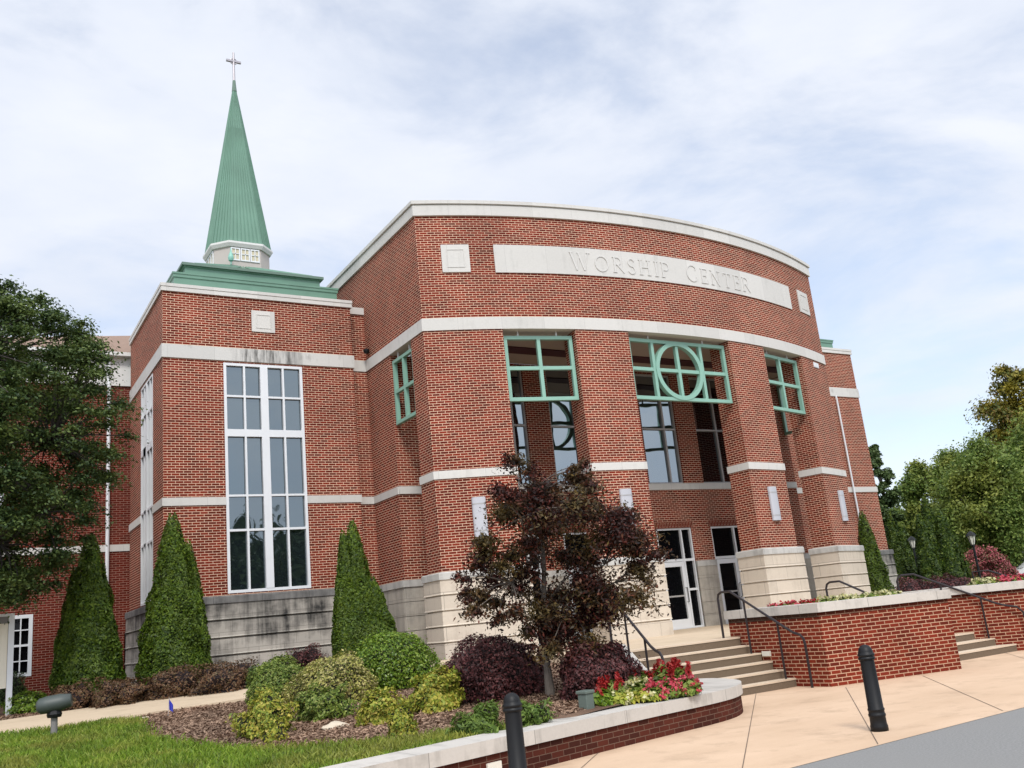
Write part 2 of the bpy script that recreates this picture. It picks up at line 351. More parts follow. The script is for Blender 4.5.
LF_ARBD = foliage('dark_arborvitae_leaf', [(0.014, 0.034, 0.005), (0.030, 0.062, 0.007), (0.054, 0.096, 0.010), (0.13, 0.175, 0.020)], 0.12)  # deeper green leaf for the clumps right of the church
LF_BOX = foliage('boxwood_leaf', [(0.060, 0.105, 0.016), (0.115, 0.18, 0.026), (0.20, 0.265, 0.045), (0.31, 0.35, 0.10)], 0.25)
LF_HOLLY = foliage('holly_leaf', [(0.050, 0.105, 0.008), (0.100, 0.185, 0.012), (0.16, 0.26, 0.022), (0.28, 0.36, 0.06)], 0.25, 0.35)
LF_YEL = foliage('variegated_leaf', [(0.10, 0.13, 0.03), (0.24, 0.25, 0.05), (0.38, 0.36, 0.09), (0.52, 0.47, 0.20), (0.17, 0.13, 0.08)], 0.2)
LF_GOLD = foliage('gold_leaf', [(0.12, 0.18, 0.022), (0.26, 0.32, 0.04), (0.42, 0.41, 0.06), (0.52, 0.42, 0.10)], 0.25)
LF_PURP = foliage('loropetalum_leaf', [(0.026, 0.012, 0.012), (0.060, 0.020, 0.021), (0.115, 0.034, 0.036), (0.18, 0.060, 0.062)], 0.15)
LF_BROWN = foliage('barberry_leaf', [(0.045, 0.024, 0.014), (0.095, 0.048, 0.026), (0.17, 0.090, 0.048), (0.11, 0.085, 0.038)], 0.15)
LF_FERN = foliage('fern_leaf', [(0.06, 0.11, 0.02), (0.11, 0.18, 0.03), (0.18, 0.26, 0.05)], 0.3)
LF_BG1 = foliage('oak_leaf', [(0.075, 0.125, 0.030), (0.125, 0.20, 0.042), (0.18, 0.26, 0.055), (0.27, 0.33, 0.085)], .38, cols2=[(0.14, 0.185, 0.036), (0.31, 0.33, 0.07)], patch=.35)
LF_BG2 = foliage('dark_oak_leaf', [(0.040, 0.072, 0.024), (0.070, 0.115, 0.034), (0.11, 0.155, 0.048)])
LF_BG3 = foliage('turning_leaf', [(0.06, 0.09, 0.03), (0.11, 0.14, 0.035), (0.22, 0.19, 0.03), (0.18, 0.10, 0.04)], cols2=[(0.22, 0.19, 0.02), (0.36, 0.29, 0.03)], patch=.45)
LF_PINK = foliage('pink_bloom', [(0.05, 0.09, 0.025), (0.42, 0.08, 0.12), (0.50, 0.16, 0.18), (0.08, 0.11, 0.03)])
LF_RED = foliage('red_bloom', [(0.28, 0.012, 0.016), (0.42, 0.022, 0.024), (0.34, 0.04, 0.03)])
LF_HOT = foliage('rose_bloom', [(0.46, 0.035, 0.065), (0.56, 0.075, 0.115), (0.60, 0.15, 0.18)])
LF_WHITE = foliage('white_bloom', [(0.50, 0.50, 0.26), (0.62, 0.60, 0.38), (0.55, 0.50, 0.18)])
BARK = plain('grey_bark', (0.125, 0.105, 0.088), 0.9, 0, 0.35, 14)
BARKD = plain('dark_bark', (0.05, 0.042, 0.036), 0.9, 0, 0.3, 10)
CORE = plain('inner_twigs', (0.022, 0.024, 0.012), 0.95, 0, 0.3, 9)
COREP = plain('inner_purple_twigs', (0.02, 0.012, 0.012), 0.95, 0, 0.3, 9)

def ground_mat(name, cols, sc=(0.6, 12, 60), rough=0.95, bs=0.6, bd=0.03):
    m, nt, b = mat(name)
    a = noise(nt, sc[0], 4); c = noise(nt, sc[1], 5, 0.65); d = noise(nt, sc[2], 3, 0.7)
    x = mixc(nt, ramp(nt, c, 0.3, 0.7), cols[0], cols[1]); x = mixc(nt, ramp(nt, a, 0.4, 0.7), x, cols[2])
    x = mixc(nt, 0.5, x, mixc(nt, d, (0.4, 0.4, 0.4), (1.6, 1.6, 1.6)), 'MULTIPLY')
    L(nt, x, b.inputs['Base Color']); b.inputs['Roughness'].default_value = rough; b.inputs['Specular IOR Level'].default_value = 0.2
    bump(nt, b, d, bs, bd); return m
MULCH = ground_mat('pine_mulch', [(0.17, 0.105, 0.07), (0.27, 0.175, 0.12), (0.14, 0.085, 0.06)], (0.9, 9, 70))
LAWNM = ground_mat('lawn_soil', [(0.07, 0.11, 0.022), (0.12, 0.16, 0.035), (0.17, 0.17, 0.06)], (0.5, 6, 50))
FIELD = ground_mat('field_grass', [(0.05, 0.075, 0.02), (0.08, 0.105, 0.03), (0.09, 0.09, 0.04)], (0.05, 0.4, 4))
ASPH = ground_mat('asphalt', [(0.17, 0.17, 0.166), (0.29, 0.288, 0.278), (0.235, 0.232, 0.222)], (0.3, 45, 170), 0.9, 0.5, 0.006)
def conc(name, c, c2):
    m, nt, b = mat(name)
    f = ramp(nt, noise(nt, 0.35, 6, 0.62, None, (1, 2.2, 1)), 0.3, 0.72); x = mixc(nt, f, c, c2)
    st = ramp(nt, noise(nt, 1.6, 6, 0.7), 0.52, 0.8); x = mixc(nt, st, x, tuple(q*0.76 for q in c))
    g = noise(nt, 90, 3, 0.6); x = mixc(nt, 0.25, x, mixc(nt, g, (0.6, 0.6, 0.6), (1.35, 1.35, 1.35)), 'MULTIPLY')
    L(nt, x, b.inputs['Base Color']); b.inputs['Roughness'].default_value = 0.85; b.inputs['Specular IOR Level'].default_value = 0.25; bump(nt, b, g, 0.2, 0.004)
    return m
PAVE = conc('peach_concrete', (0.53, 0.375, 0.25), (0.65, 0.475, 0.33))
PATHM = conc('tan_concrete', (0.53, 0.42, 0.29), (0.62, 0.50, 0.36))
TREAD = conc('tread_concrete', (0.56, 0.45, 0.33), (0.63, 0.52, 0.40))
RISER = ground_mat('aggregate_riser', [(0.13, 0.095, 0.065), (0.19, 0.14, 0.10), (0.15, 0.115, 0.08)], (0.8, 30, 160), 0.9, 0.5, 0.006)
SOIL = plain('bed_soil', (0.07, 0.05, 0.035), 0.95, 0, 0.3, 12)

# ------------------------------------------------------------------ the setting
MB().face([(-900, -600, -0.03), (1200, -600, -0.03), (1200, 1500, -0.03), (-900, 1500, -0.03)]).build('ground', FIELD)['kind'] = 'structure'
MB().face([(-60, -40, 0.0), (120, -40, 0.0), (120, 13.82, 0.0), (-60, 3.02, 0.0)]).build('road', ASPH)['kind'] = 'structure'
b = MB(); b.face([(-60, 3.0, 0.004), (120, 13.8, 0.004), (120, 30, 0.004), (-60, 30, 0.004)])
b.build('pavement', PAVE)['kind'] = 'structure'
bj = MB()
def strip(a, c, w=0.010, z=0.0085):
    a = Vector((a[0], a[1], z)); c = Vector((c[0], c[1], z)); d = (c-a).normalized(); q = Vector((-d.y, d.x, 0))*w/2
    bj.face([a-q, c-q, c+q, a+q])
strip((12.67, 13.0), (6.6, 7.15)); strip((13.4, 11.6), (8.6, 7.15)); strip((15.1, 11.3), (11.2, 7.35)); strip((19.4, 12.4), (15.2, 8.6)); strip((7.0, 10.0), (3.9, 7.0))
strip((15.2, 8.6), (14.0, 7.5))
bj.build('pavement_joint', JOINT)['kind'] = 'structure'

def seat_y(x): return 8.2+0.25*x
def y0bed(x):
    if x < 9.2: return seat_y(x)+0.3
    if x < 10.0: return seat_y(9.2)+0.3+(x-9.2)*2.2
    if x < 10.5: return 12.7+(x-10.0)*3.2
    return 14.3
b = MB(); xs = list(np.arange(-16, 13.01, 0.4)); ny = 50
gr = [[(x, y0bed(x)+(31-y0bed(x))*(j/ny)**1.4) for j in range(ny+1)] for x in xs]
pt = lambda q: (q[0], q[1], T(q[0], q[1])+0.02*math.sin(q[0]*2.1)*math.cos(q[1]*1.7))
for i in range(len(xs)-1):
    for j in range(ny): b.face([pt(gr[i][j]), pt(gr[i+1][j]), pt(gr[i+1][j+1]), pt(gr[i][j+1])])
b.build('mulch_bed', MULCH, smooth=True)['kind'] = 'structure'
# path up to the hall, crossing behind the shrubs
b = MB(); pth = [(-16, 18.45, 21.3), (-8, 18.45, 21.3), (-2, 18.5, 21.3), (2.7, 18.45, 21.25), (5, 18.35, 21.2), (8, 18.3, 20.8), (11.2, 17.6, 19.6)]
for (xa, ya, yb), (xc, yc, yd) in zip(pth, pth[1:]):
    for k in range(6):
        f = lambda x, y: (x, y, T(x, y)+0.045)
        s0, s1 = k/6, (k+1)/6
        b.face([f(xa, ya+(yb-ya)*s0), f(xc, yc+(yd-yc)*s0), f(xc, yc+(yd-yc)*s1), f(xa, ya+(yb-ya)*s1)])
    b.face([(xa, ya, T(xa, ya)-0.05), (xc, yc, T(xc, yc)-0.05), (xc, yc, T(xc, yc)+0.045), (xa, ya, T(xa, ya)+0.045)])
b.build('path', PATHM)['kind'] = 'structure'
lawn_edge = [(18.4, 2.55), (17.6, 2.95), (16.5, 2.8), (15.2, 2.7), (13.9, 2.85), (12.6, 3.2), (11.7, 3.6), (11.25, 4.1), (10.95, 4.8), (10.75, 5.5), (10.35, 5.9), (10.1, 6.0)]
def lawn_xmax(y):
    e = sorted(lawn_edge)
    if y <= e[0][0]: return e[0][1]
    for (a, xa), (c, xc) in zip(e, e[1:]):
        if y <= c: return xa+(xc-xa)*(y-a)/(c-a)
    return e[-1][1]
def lawn_ok(x, y):
    return x < lawn_xmax(y) and y < 18.42 and y > seat_y(x)+0.45 and x > -16
b = MB(); ys = list(np.arange(8.0, 18.45, 0.2))
for ya in ys:
    yb = min(ya+0.2, 18.42); x1 = min(lawn_xmax((ya+yb)/2), (1e9))
    lo = -9
    n = 24
    for k in range(n):
        xa, xb = lo+(x1-lo)*k/n, lo+(x1-lo)*(k+1)/n
        if seat_y(xa) + 0.3 > ya: continue
        f = lambda x, y: (x, y, T(x, y)+0.035+0.02*math.sin(x*2.1)*math.cos(y*1.7))
        b.face([f(xa, ya), f(xb, ya), f(xb, yb), f(xa, yb)])
b.build('lawn', LAWNM)['kind'] = 'structure'
# raised forecourt before the doors
PZ = 0.93
b = MB(); b.prism([(10.5, 14.2), (13.5, 14.2), (20.5, 14.2), (31, 16), (31, 24), (10.65, 24)], 0.0, PZ)
b.build('forecourt', PATHM)['kind'] = 'structure'
b = MB(); b.face([(21, 14.6, PZ+0.03), (120, 14.6, PZ+0.03), (200, 200, PZ+0.03), (-60, 200, PZ-0.05), (-60, 31, PZ-0.05), (31, 24.2, PZ+0.03), (24.5, 17, PZ+0.03)])
b.build('back_lawn', FIELD)['kind'] = 'structure'

# ------------------------------------------------------------------ the church
XL, XR, YM, XC = 10.66, 26.38, 21.22, 18.52
SAG = 1.52; RAD = (7.86**2+SAG**2)/(2*SAG); YC = YM-SAG+RAD
def arc_y(x): return YC-math.sqrt(RAD*RAD-(x-XC)**2)
def arc(x0, x1, n=24, off=0.0):
    a0, a1 = math.asin((x0-XC)/RAD), math.asin((x1-XC)/RAD)
    return [(XC+(RAD+off)*math.sin(a0+(a1-a0)*i/n), YC-(RAD+off)*math.cos(a0+(a1-a0)*i/n)) for i in range(n+1)]
def arc_frame(x):
    a = math.asin((x-XC)/RAD); return Fr((XC+RAD*math.sin(a), YC-RAD*math.cos(a)), (math.cos(a), math.sin(a)))
ZB2, ZB1, ZM2, ZM1, ZK0, ZK, ZT = 9.387, 9.73, 5.376, 5.585, 2.84, 3.02, 12.73
YD = 23.455
church = empty('church', (18.5, 23, 0.0), 'large red brick church with curved front lettered WORSHIP CENTER and green steeple', 'church')
main = [(XL, 34), (XL, YM)]+arc(XL, XR, 48)[1:]+[(XR, 34)]
MB().sweep(main, [(0, ZB2+0.002), (0, ZT+0.02)], caps=False).build('upper_wall', BRICK, church)
b = MB(); b.sweep(main, [(0, ZT), (0.06, ZT), (0.06, ZT+0.30), (0.035, ZT+0.31), (0.035, ZT+0.335), (0.10, ZT+0.34), (0.10, ZT+0.44), (-0.5, ZT+0.46)])
b.build('cornice', TRIM, church)
b = MB(); b.sweep(main, [(-0.002, ZB2), (0.035, ZB2), (0.035, ZB1), (-0.002, ZB1)], caps=False)
# soffit lip
ao, ai = arc(XL, XR, 48), arc(XL, XR, 48, -0.8)
b.build('belt_course', TRIM, church)
b = MB()
for i in range(48): b.face([(*ao[i], ZB2), (*ai[i], ZB2), (*ai[i+1], ZB2), (*ao[i+1], ZB2)])
for xx in (XL, XR):
    s = 1 if xx == XL else -1
    b.face([(xx, YM+0.1, ZB2-0.003), (xx+0.5*s, YM+0.1, ZB2-0.003), (xx+0.5*s, YD, ZB2-0.003), (xx, YD, ZB2-0.003)])
b.build('soffit', SOFFIT, church)
b = MB()
ai = arc(XL+0.3, XR-0.3, 48, -0.8)
for i in range(48): b.face([(*ai[i], ZB2+0.006), (ai[i][0], YD, ZB2+0.006), (ai[i+1][0], YD, ZB2+0.006), (*ai[i+1], ZB2+0.006)])
ce = b.build('ceiling', CEIL, church)
MB().box((XL+0.5, 21.85, ZB2-0.03), (XR-0.5, 22.4, ZB2+0.001)).build('ceiling_strip', SLOT, church)
# roof deck so that the hall is closed
MB().prism(main[1:-1]+[(XR, 34), (XL, 34)], ZT+0.25, ZT+0.30).build('roof_deck', GREYT, church)

# sign panel, letters, square plaques
def arc_slab(x0, x1, z0, z1, d, n=24, m=0, b=None):
    b = b or MB(); b.sweep(arc(x0, x1, n), [(0.0, z0), (d, z0), (d, z1), (0.0, z1)]); return b
sign = arc_slab(12.68, 24.36, 11.03, 11.86, 0.035, 36).build('name_panel', TRIM, church)
def stroke_pts(kind):
    A = lambda cx, cy, rx, ry, a0, a1, n=14: [(cx+rx*math.cos(math.radians(a0+(a1-a0)*i/n)), cy+ry*math.sin(math.radians(a0+(a1-a0)*i/n))) for i in range(n+1)]
    t, h = 0.10, 0.045
    g = {
     'W': (1.15, [([(0.05, 1), (0.35, 0)], t), ([(0.35, 0), (0.58, 0.95)], h), ([(0.50, 1), (0.80, 0)], t), ([(0.80, 0), (1.10, 1)], h), ([(-0.03, .985), (0.18, .985)], .03), ([(0.42, .985), (0.62, .985)], .03), ([(0.98, .985), (1.18, .985)], .03)]),
     'O': (0.95, [(A(.47, .5, .43, .48, 0, 360, 28), 0.08)]),
     'R': (0.78, [([(0.14, 0), (0.14, 1)], t), (A(.34, .75, .24, .23, 90, -90), 0.07), ([(0.14, .98), (0.36, .98)], h), ([(0.14, .52), (0.36, .52)], h), ([(0.34, .52), (0.78, .02)], t), ([(0.0, .015), (0.28, .015)], .03), ([(0.0, .985), (0.2, .985)], .03)]),
     'S': (0.58, [(A(.29, .74, .21, .24, 20, 270), 0.075), (A(.28, .26, .23, .25, 90, -160), 0.085)]),
     'H': (0.88, [([(0.14, 0), (0.14, 1)], t), ([(0.74, 0), (0.74, 1)], t), ([(0.14, .5), (0.74, .5)], h), ([(0, .015), (.28, .015)], .03), ([(0, .985), (.28, .985)], .03), ([(.6, .015), (.88, .015)], .03), ([(.6, .985), (.88, .985)], .03)]),
     'I': (0.3, [([(0.15, 0), (0.15, 1)], t), ([(0, .015), (.3, .015)], .03), ([(0, .985), (.3, .985)], .03)]),
     'P': (0.68, [([(0.14, 0), (0.14, 1)], t), (A(.36, .73, .25, .25, 90, -90), 0.07), ([(0.14, .98), (0.36, .98)], h), ([(0.14, .48), (0.36, .48)], h), ([(0, .015), (.28, .015)], .03), ([(0, .985), (.2, .985)], .03)]),
     'C': (0.82, [(A(.45, .5, .41, .48, 48, 312, 22), 0.08), ([(.72, .70), (.72, .90)], .03), ([(.72, .10), (.72, .30)], .03)]),
     'E': (0.66, [([(0.14, 0), (0.14, 1)], t), ([(0.02, .98), (0.58, .98)], h), ([(0.14, .52), (0.48, .52)], h), ([(0.02, .02), (0.62, .02)], h), ([(.58, .80), (.58, .98)], .03), ([(.62, .02), (.62, .22)], .03), ([(.48, .42), (.48, .62)], .03)]),
     'N': (0.92, [([(0.14, 0), (0.14, 1)], h), ([(0.10, 1), (0.78, 0)], t), ([(0.78, 0), (0.78, 1)], h), ([(0, .015), (.28, .015)], .03), ([(-.03, .985), (.2, .985)], .03), ([(.64, .985), (.92, .985)], .03)]),
     'T': (0.76, [([(0.38, 0), (0.38, 1)], t), ([(0.02, .975), (0.74, .975)], h), ([(.03, .80), (.03, .98)], .03), ([(.73, .80), (.73, .98)], .03), ([(.24, .015), (.52, .015)], .03)]),
    }
    return g[kind]
def letter(ch, u0, z0, h, d0=0.036, d1=0.052):
    b = MB(); w, strokes = stroke_pts(ch)
    a_mid = (u0+w*h/2)/RAD; F = Fr((XC+RAD*math.sin(a_mid), YC-RAD*math.cos(a_mid)), (math.cos(a_mid), math.sin(a_mid)))
    for pl, th in strokes:
        n = len(pl); L_, R_ = [], []
        for i in range(n):
            a, c = pl[max(i-1, 0)], pl[min(i+1, n-1)]; dx, dy = c[0]-a[0], c[1]-a[1]; q = math.hypot(dx, dy) or 1; nx, ny = -dy/q*th/2, dx/q*th/2
            f = lambda x, y, d: F.p((x-w/2)*h, z0+y*h, d)
            L_.append((pl[i][0]+nx, pl[i][1]+ny)); R_.append((pl[i][0]-nx, pl[i][1]-ny))
        e = random.random()*0.002
        for i in range(n-1):
            q = [R_[i], R_[i+1], L_[i+1], L_[i]]
            b.face([f(x, y, d1+e) for x, y in q])
            for k in (0, 2): b.face([f(*q[k], d0), f(*q[(k+1) % 4], d0), f(*q[(k+1) % 4], d1+e), f(*q[k], d1+e)])
        for k in (0, n-1): b.face([f(*L_[k], d0), f(*R_[k], d0), f(*R_[k], d1+e), f(*L_[k], d1+e)])
    return b, w*h
random.seed(4)
word = 'WORSHIP CENTER'; caps = {0, 8}
tot = 0; lay = []
for i, ch in enumerate(word):
    if ch == ' ': tot += 0.50; continue
    h = 0.54 if i in caps else 0.48
    lay.append((ch, tot, h)); tot += stroke_pts(ch)[0]*h+0.085
uA = math.asin((14.88-XC)/RAD)*RAD; uB = math.asin((21.9-XC)/RAD)*RAD; k = (uB-uA)/(tot-0.085)
for ch, u, h in lay:
    b, w = letter(ch, uA+u*k, 11.17, h); b.build('letter', LETTER, sign)
def plaque(F, u0, u1, z0, z1, parent):
    b = MB(); b.bar(F, u0, u1, z0, z1, -0.02, 0.03)
    o = b.build('plaque', TRIM, parent)
    w, h = u1-u0, z1-z0
    i = MB(); 
    a, c, e, g = u0+w*.18, u1-w*.18, z0+h*.17, z1-h*.17
    for q in ((a, c, e, e+.022), (a, c, g-.022, g), (a, a+.022, e+.022, g-.022), (c-.022, c, e+.022, g-.022)): i.bar(F, *q, 0.02, 0.042)
    i.build('raised_moulding', TRIM, o)
plaque(arc_frame(11.64), -0.39, 0.39, 11.05, 11.86, church); plaque(arc_frame(25.41), -0.41, 0.41, 11.09, 11.90, church)

# four piers carrying the curved upper wall
def pier(x0, x1, kind, sx):
    inn = arc(x0, x1, 8, -0.78)
    if kind == 'L': poly = [(XL, 22.02), (XL, YM)]+arc(x0, x1, 10)[1:]+[inn[-1], (x0+0.95, 22.02)]
    elif kind == 'R': poly = arc(x0, x1, 10)[:-1]+[(XR, YM), (XR, 22.02), (x1-0.95, 22.02), inn[0]]
    else: poly = arc(x0, x1, 10)+[inn[-1], inn[0]]
    p = MB().sweep(poly, [(0, ZK0), (0, ZB2+0.003)], closed=True).build('pier', BRICK, church)
    b = MB(); zz = PZ-0.1; prof = []
    joints = [0.93+0.4775*k for k in range(5)]
    prof = [(0.10, 0.0)]
    for a in (1.32, 1.70, 2.08, 2.46): prof += [(0.10, a-0.022), (0.06, a-0.016), (0.06, a+0.012), (0.118, a+0.02), (0.10, a+0.05)]
    prof += [(0.10, ZK0)]
    b.sweep(poly, prof, closed=True); b.build('pier_base', LIME, p)
    b = MB(); b.sweep(poly, [(0.08, ZK0), (0.13, ZK0), (0.13, ZK-0.02), (0.11, ZK), (-0.01, ZK+0.015)], closed=True); b.build('base_cap', CAPM, p)
    b = MB(); b.sweep(poly, [(-0.002, ZM2), (0.03, ZM2), (0.03, ZM1), (-0.002, ZM1+0.005)], closed=True); b.build('pier_band', TRIM, p)
    F = arc_frame(sx); b = MB(); n = 10
    for i in range(n):
        a0, a1 = math.pi*i/n, math.pi*(i+1)/n
        q = lambda a, z: F.p(-0.185*math.cos(a), z, 0.01+0.10*math.sin(a)**0.6)
        b.face([q(a0, 3.83), q(a1, 3.83), q(a1, 4.84), q(a0, 4.84)])
        b.face([q(a1, 3.83), q(a0, 3.83), F.p(0, 3.83, 0.0)]); b.face([q(a0, 4.84), q(a1, 4.84), F.p(0, 4.84, 0.0)])
    sc = b.build('wall_sconce', SCONCE, p)
    for z in (3.97, 4.66):
        q = MB()
        for i in range(n):
            a0, a1 = math.pi*i/n, math.pi*(i+1)/n
            g = lambda a, z: F.p(-0.192*math.cos(a), z, 0.012+0.106*max(0, math.sin(a))**0.6)
            q.face([g(a0, z), g(a1, z), g(a1, z+0.022), g(a0, z+0.022)])
        q.v and [sc]  # band is drawn with the sconce
        bo = q.build('sconce_band', GREYF, p)
    return p
P1 = pier(XL, 12.72, 'L', 11.68); P2 = pier(14.79, 16.48, 'M', 15.70); P3 = pier(20.37, 22.10, 'M', 21.25); P4 = pier(24.42, XR, 'R', 25.5)
b = MB(); F = arc_frame(25.5); b.bar(F, -0.2, 0.2, 9.13, 9.31, 0, 0.02)
for k in range(4): b.bar(F, -0.18+k*0.1, -0.12+k*0.1, 9.15, 9.29, 0.02, 0.035)
b.build('vent', WHITE, P4)

# green grilles in the openings
def grille(F, u0, u1, z0, z1, verts, circle=None, t=0.10):
    b = MB(); h = t/2
    us = [u0+h]+verts+[u1-h]
    for k, u in enumerate(us): b.bar(F, u-h, u+h, z0+t, z1-t, -0.06, 0.05)
    for z in (z0, z1-t): b.bar(F, u0, u1, z, z+t, -0.062, 0.055)
    zm = (z0+z1)/2
    for a, c in zip(us, us[1:]): b.bar(F, a+h, c-h, zm-h, zm+h, -0.055, 0.045)
    g = b.build('opening_grille', GREEN, church)
    if circle:
        cu_, r = circle; q = MB(); n = 40
        for i in range(n):
            a0, a1 = 2*math.pi*i/n, 2*math.pi*(i+1)/n
            f = lambda a, rr, d: F.p(cu_+rr*math.cos(a), zm+rr*math.sin(a), d)
            ri, ro = r-0.13, r
            q.face([f(a0, ro, .075), f(a0, ri, .075), f(a1, ri, .075), f(a1, ro, .075)]); q.face([f(a0, ri, -.075), f(a0, ro, -.075), f(a1, ro, -.075), f(a1, ri, -.075)])
            q.face([f(a0, ri, .075), f(a0, ri, -.075), f(a1, ri, -.075), f(a1, ri, .075)]); q.face([f(a0, ro, -.075), f(a0, ro, .075), f(a1, ro, .075), f(a1, ro, -.075)])
        q.build('grille_ring', GREEN, g)
    for u in (u0+(u1-u0)*.22, u0+(u1-u0)*.78):
        MB().bar(F, u-.02, u+.02, z1, ZB2, -.03, .01).build('hanger', WHITE, g)
    return g
def chord(x0, x1, back):
    a = arc(x0, x1, 2, -back); A, B = Vector((*a[0], 0)), Vector((*a[2], 0)); return Fr(a[0], (B-A)), (B-A).length
for x0, x1, vs in ((12.74, 14.77, 1), (16.50, 20.35, 3), (22.12, 24.40, 1)):
    F, w = chord(x0, x1, 0.22)
    if vs == 1: grille(F, 0.02, w-0.02, 7.40, 9.25, [w/2])
    else: grille(F, 0.02, w-0.02, 7.44, 9.27, [w/2-0.98, w/2-.05, w/2+0.88], (w/2-.05, 0.90))
F = Fr((XL+0.10, YD), (0, -1)); w = YD-22.02; grille(F, 0.03, w-0.03, 7.33, 9.2, [w/2], t=0.09)
F = Fr((XR-0.10, 22.02), (0, 1)); grille(F, 0.03, w-0.03, 7.33, 9.2, [w/2], t=0.09)

# recessed wall with its windows and doors
def glazing(F, u0, u1, z0, z1, vs, hs, parent, name='window', frame=WHITE, glass=GLASS, t=0.07, d0=-0.16, d1=-0.06, thick=None):
    """vs / hs: bar centre positions with optional widths"""
    b = MB(); h = t
    b.bar(F, u0, u0+h, z0, z1, d0, d1); b.bar(F, u1-h, u1, z0, z1, d0, d1); b.bar(F, u0+h, u1-h, z0, z0+h, d0, d1); b.bar(F, u0+h, u1-h, z1-h, z1, d0, d1)
    ve = [(u0+h, u0+h)]+[(u-w_/2, u+w_/2) for u, w_ in vs]+[(u1-h, u1-h)]
    for u, w_ in vs: b.bar(F, u-w_/2, u+w_/2, z0+h, z1-h, d0, d1-0.004 if w_ < 0.12 else d1+0.01)
    for z, w_ in hs:
        for (a, c), (e, g) in zip(ve, ve[1:]): b.bar(F, c, e, z-w_/2, z+w_/2, d0, d1-0.006 if w_ < 0.12 else d1+0.006)
    o = b.build(name, frame, parent)
    q = MB(); dg = d0+0.03
    rp = random.Random(int(u0*977+z0*131+F.p0.x*53)); ze = [z0+.02]+sorted(z for z, w_ in hs)+[z1-.02]; ue = [u0+.02]+sorted(u for u, w_ in vs)+[u1-.02]
    for a, c in zip(ue, ue[1:]):
        for e, g in zip(ze, ze[1:]):
            tx, tz = rp.gauss(0, .005)*(c-a), rp.gauss(0, .0035)*(g-e)
            q.face([F.p(a, e, dg-tx-tz), F.p(c, e, dg+tx-tz), F.p(c, g, dg+tx+tz), F.p(a, g, dg-tx+tz)])
    q.build('pane', glass, o, merge=False)
    return o
FD = Fr((XL, YD), (1, 0))
bays = [(XC+a-XL, XC+c-XL) for a, c in ((-4.9, -3.42), (-2.56, -1.06), (1.06, 2.56), (3.42, 4.9))]
holes = [(a, c, ZM1, 9.35) for a, c in bays]+[(a, c, PZ, 4.12) for a, c in bays]
MB().wall(FD, 0, XR-XL, 0.5, ZB2+0.004, holes, 0.22).build('recessed_wall', BRICK, church)
b = MB(); b.bar(FD, 0, XR-XL, ZM2, ZM1, -0.1, 0.045); b.build('recess_band', TRIM, church)
segs = [0]+[v for bb in bays for v in bb]+[XR-XL]
for k in range(0, len(segs), 2):
    a, c = segs[k], segs[k+1]
    b = MB()
    for z in (0.93, 1.32, 1.70, 2.08, 2.46): b.bar(FD, a, c, z, {0.93: 1.305, 1.32: 1.685, 1.70: 2.065, 2.08: 2.445, 2.46: ZK0}[z], -0.05, 0.05)
    b.bar(FD, a+0.01, c-0.01, 0.9, ZK0, -0.05, 0.035); b.build('recess_base', LIMEM, church)
    MB().bar(FD, a-(0 if k == 0 else 0), c, ZK0, ZK, -0.05, 0.065).build('recess_cap', CAPM, church)
for k, (a, c) in enumerate(bays):
    glazing(FD, a+.005, c-.005, ZM1+.003, 9.345, [(a+1.0, .07)], [(7.45, .06)], church, frame=GREYF, glass=GLASSB, t=0.05)
    # soldier course over each door
    q = MB(); zt = 4.12
    q.face([FD.p(a-.08, zt, .006), FD.p(c+.08, zt, .006), FD.p(c+.08, zt+.21, .006), FD.p(a-.08, zt+.21, .006)], [(zt, a-.08), (zt, c+.08), (zt+.205, c+.08), (zt+.205, a-.08)]); q.build('soldier_course', BRICKR, church)
    d = glazing(FD, a+.005, c-.005, PZ, 4.115, [(a+1.06, .06)], [(3.08, .08)], church, name='entrance_door', frame=WHITE, glass=GLASSD, t=0.055, d0=-0.15, d1=-0.03)
    b = MB(); l0, l1 = a+.07, a+1.02; zt = 3.03
    for q in ((l0, l0+.12, PZ+.02, zt), (l1-.12, l1, PZ+.02, zt), (l0+.12, l1-.12, PZ+.02, PZ+.30), (l0+.12, l1-.12, zt-.15, zt)): b.bar(FD, *q, -0.13, -0.045)
    b.build('door_leaf', WHITE, d)
    MB().bar(FD, l0+.10, l1-.10, 1.93, 1.98, -0.15, -0.10).build('push_bar', GREYF, d)
    hb = MB(); hu = l1-.07
    hb.tube([FD.p(hu, 1.75, -.045), FD.p(hu, 1.75, .03), FD.p(hu, 2.2, .03), FD.p(hu, 2.2, -.045)], .014, 6); hb.build('pull_handle', BLACK, d)
    MB().bar(FD, a+1.1, c-.06, 2.10, 2.17, -0.14, -0.04).build('sidelight_rail', WHITE, d)
# cornerstone lettering plate between the doors (worn date, too weathered to read)
# side walls of the hall behind the porch
for xx, t, nm in ((XL, (0, -1), 0), (XR, (0, 1), 1)):
    F = Fr((xx, 34 if t[1] < 0 else YD), t); w = 34-YD
    MB().wall(F, 0, w, 0.5, ZB2+0.003).build('side_wall', BRICK, church)
    b = MB(); b.bar(F, 0, w, ZM2, ZM1, -0.05, 0.033); b.build('side_band', TRIM, church)
    b = MB(); e0, e1 = (0, w+0.06) if t[1] < 0 else (-0.06, w)
    b = MB()
    for z, z1 in ((0.5, 1.305), (1.32, 1.685), (1.70, 2.065), (2.08, 2.445), (2.46, ZK0)): b.bar(F, e0, e1, z, z1, -0.3, 0.10)
    b.bar(F, e0+.01, e1-.01, 0.5, ZK0, -0.3, 0.08); b.build('side_base', LIMEM, church)
    MB().bar(F, e0, e1+(0.02 if t[1] < 0 else 0), ZK0, ZK, -0.3, 0.13).build('side_cap', CAPM, church)
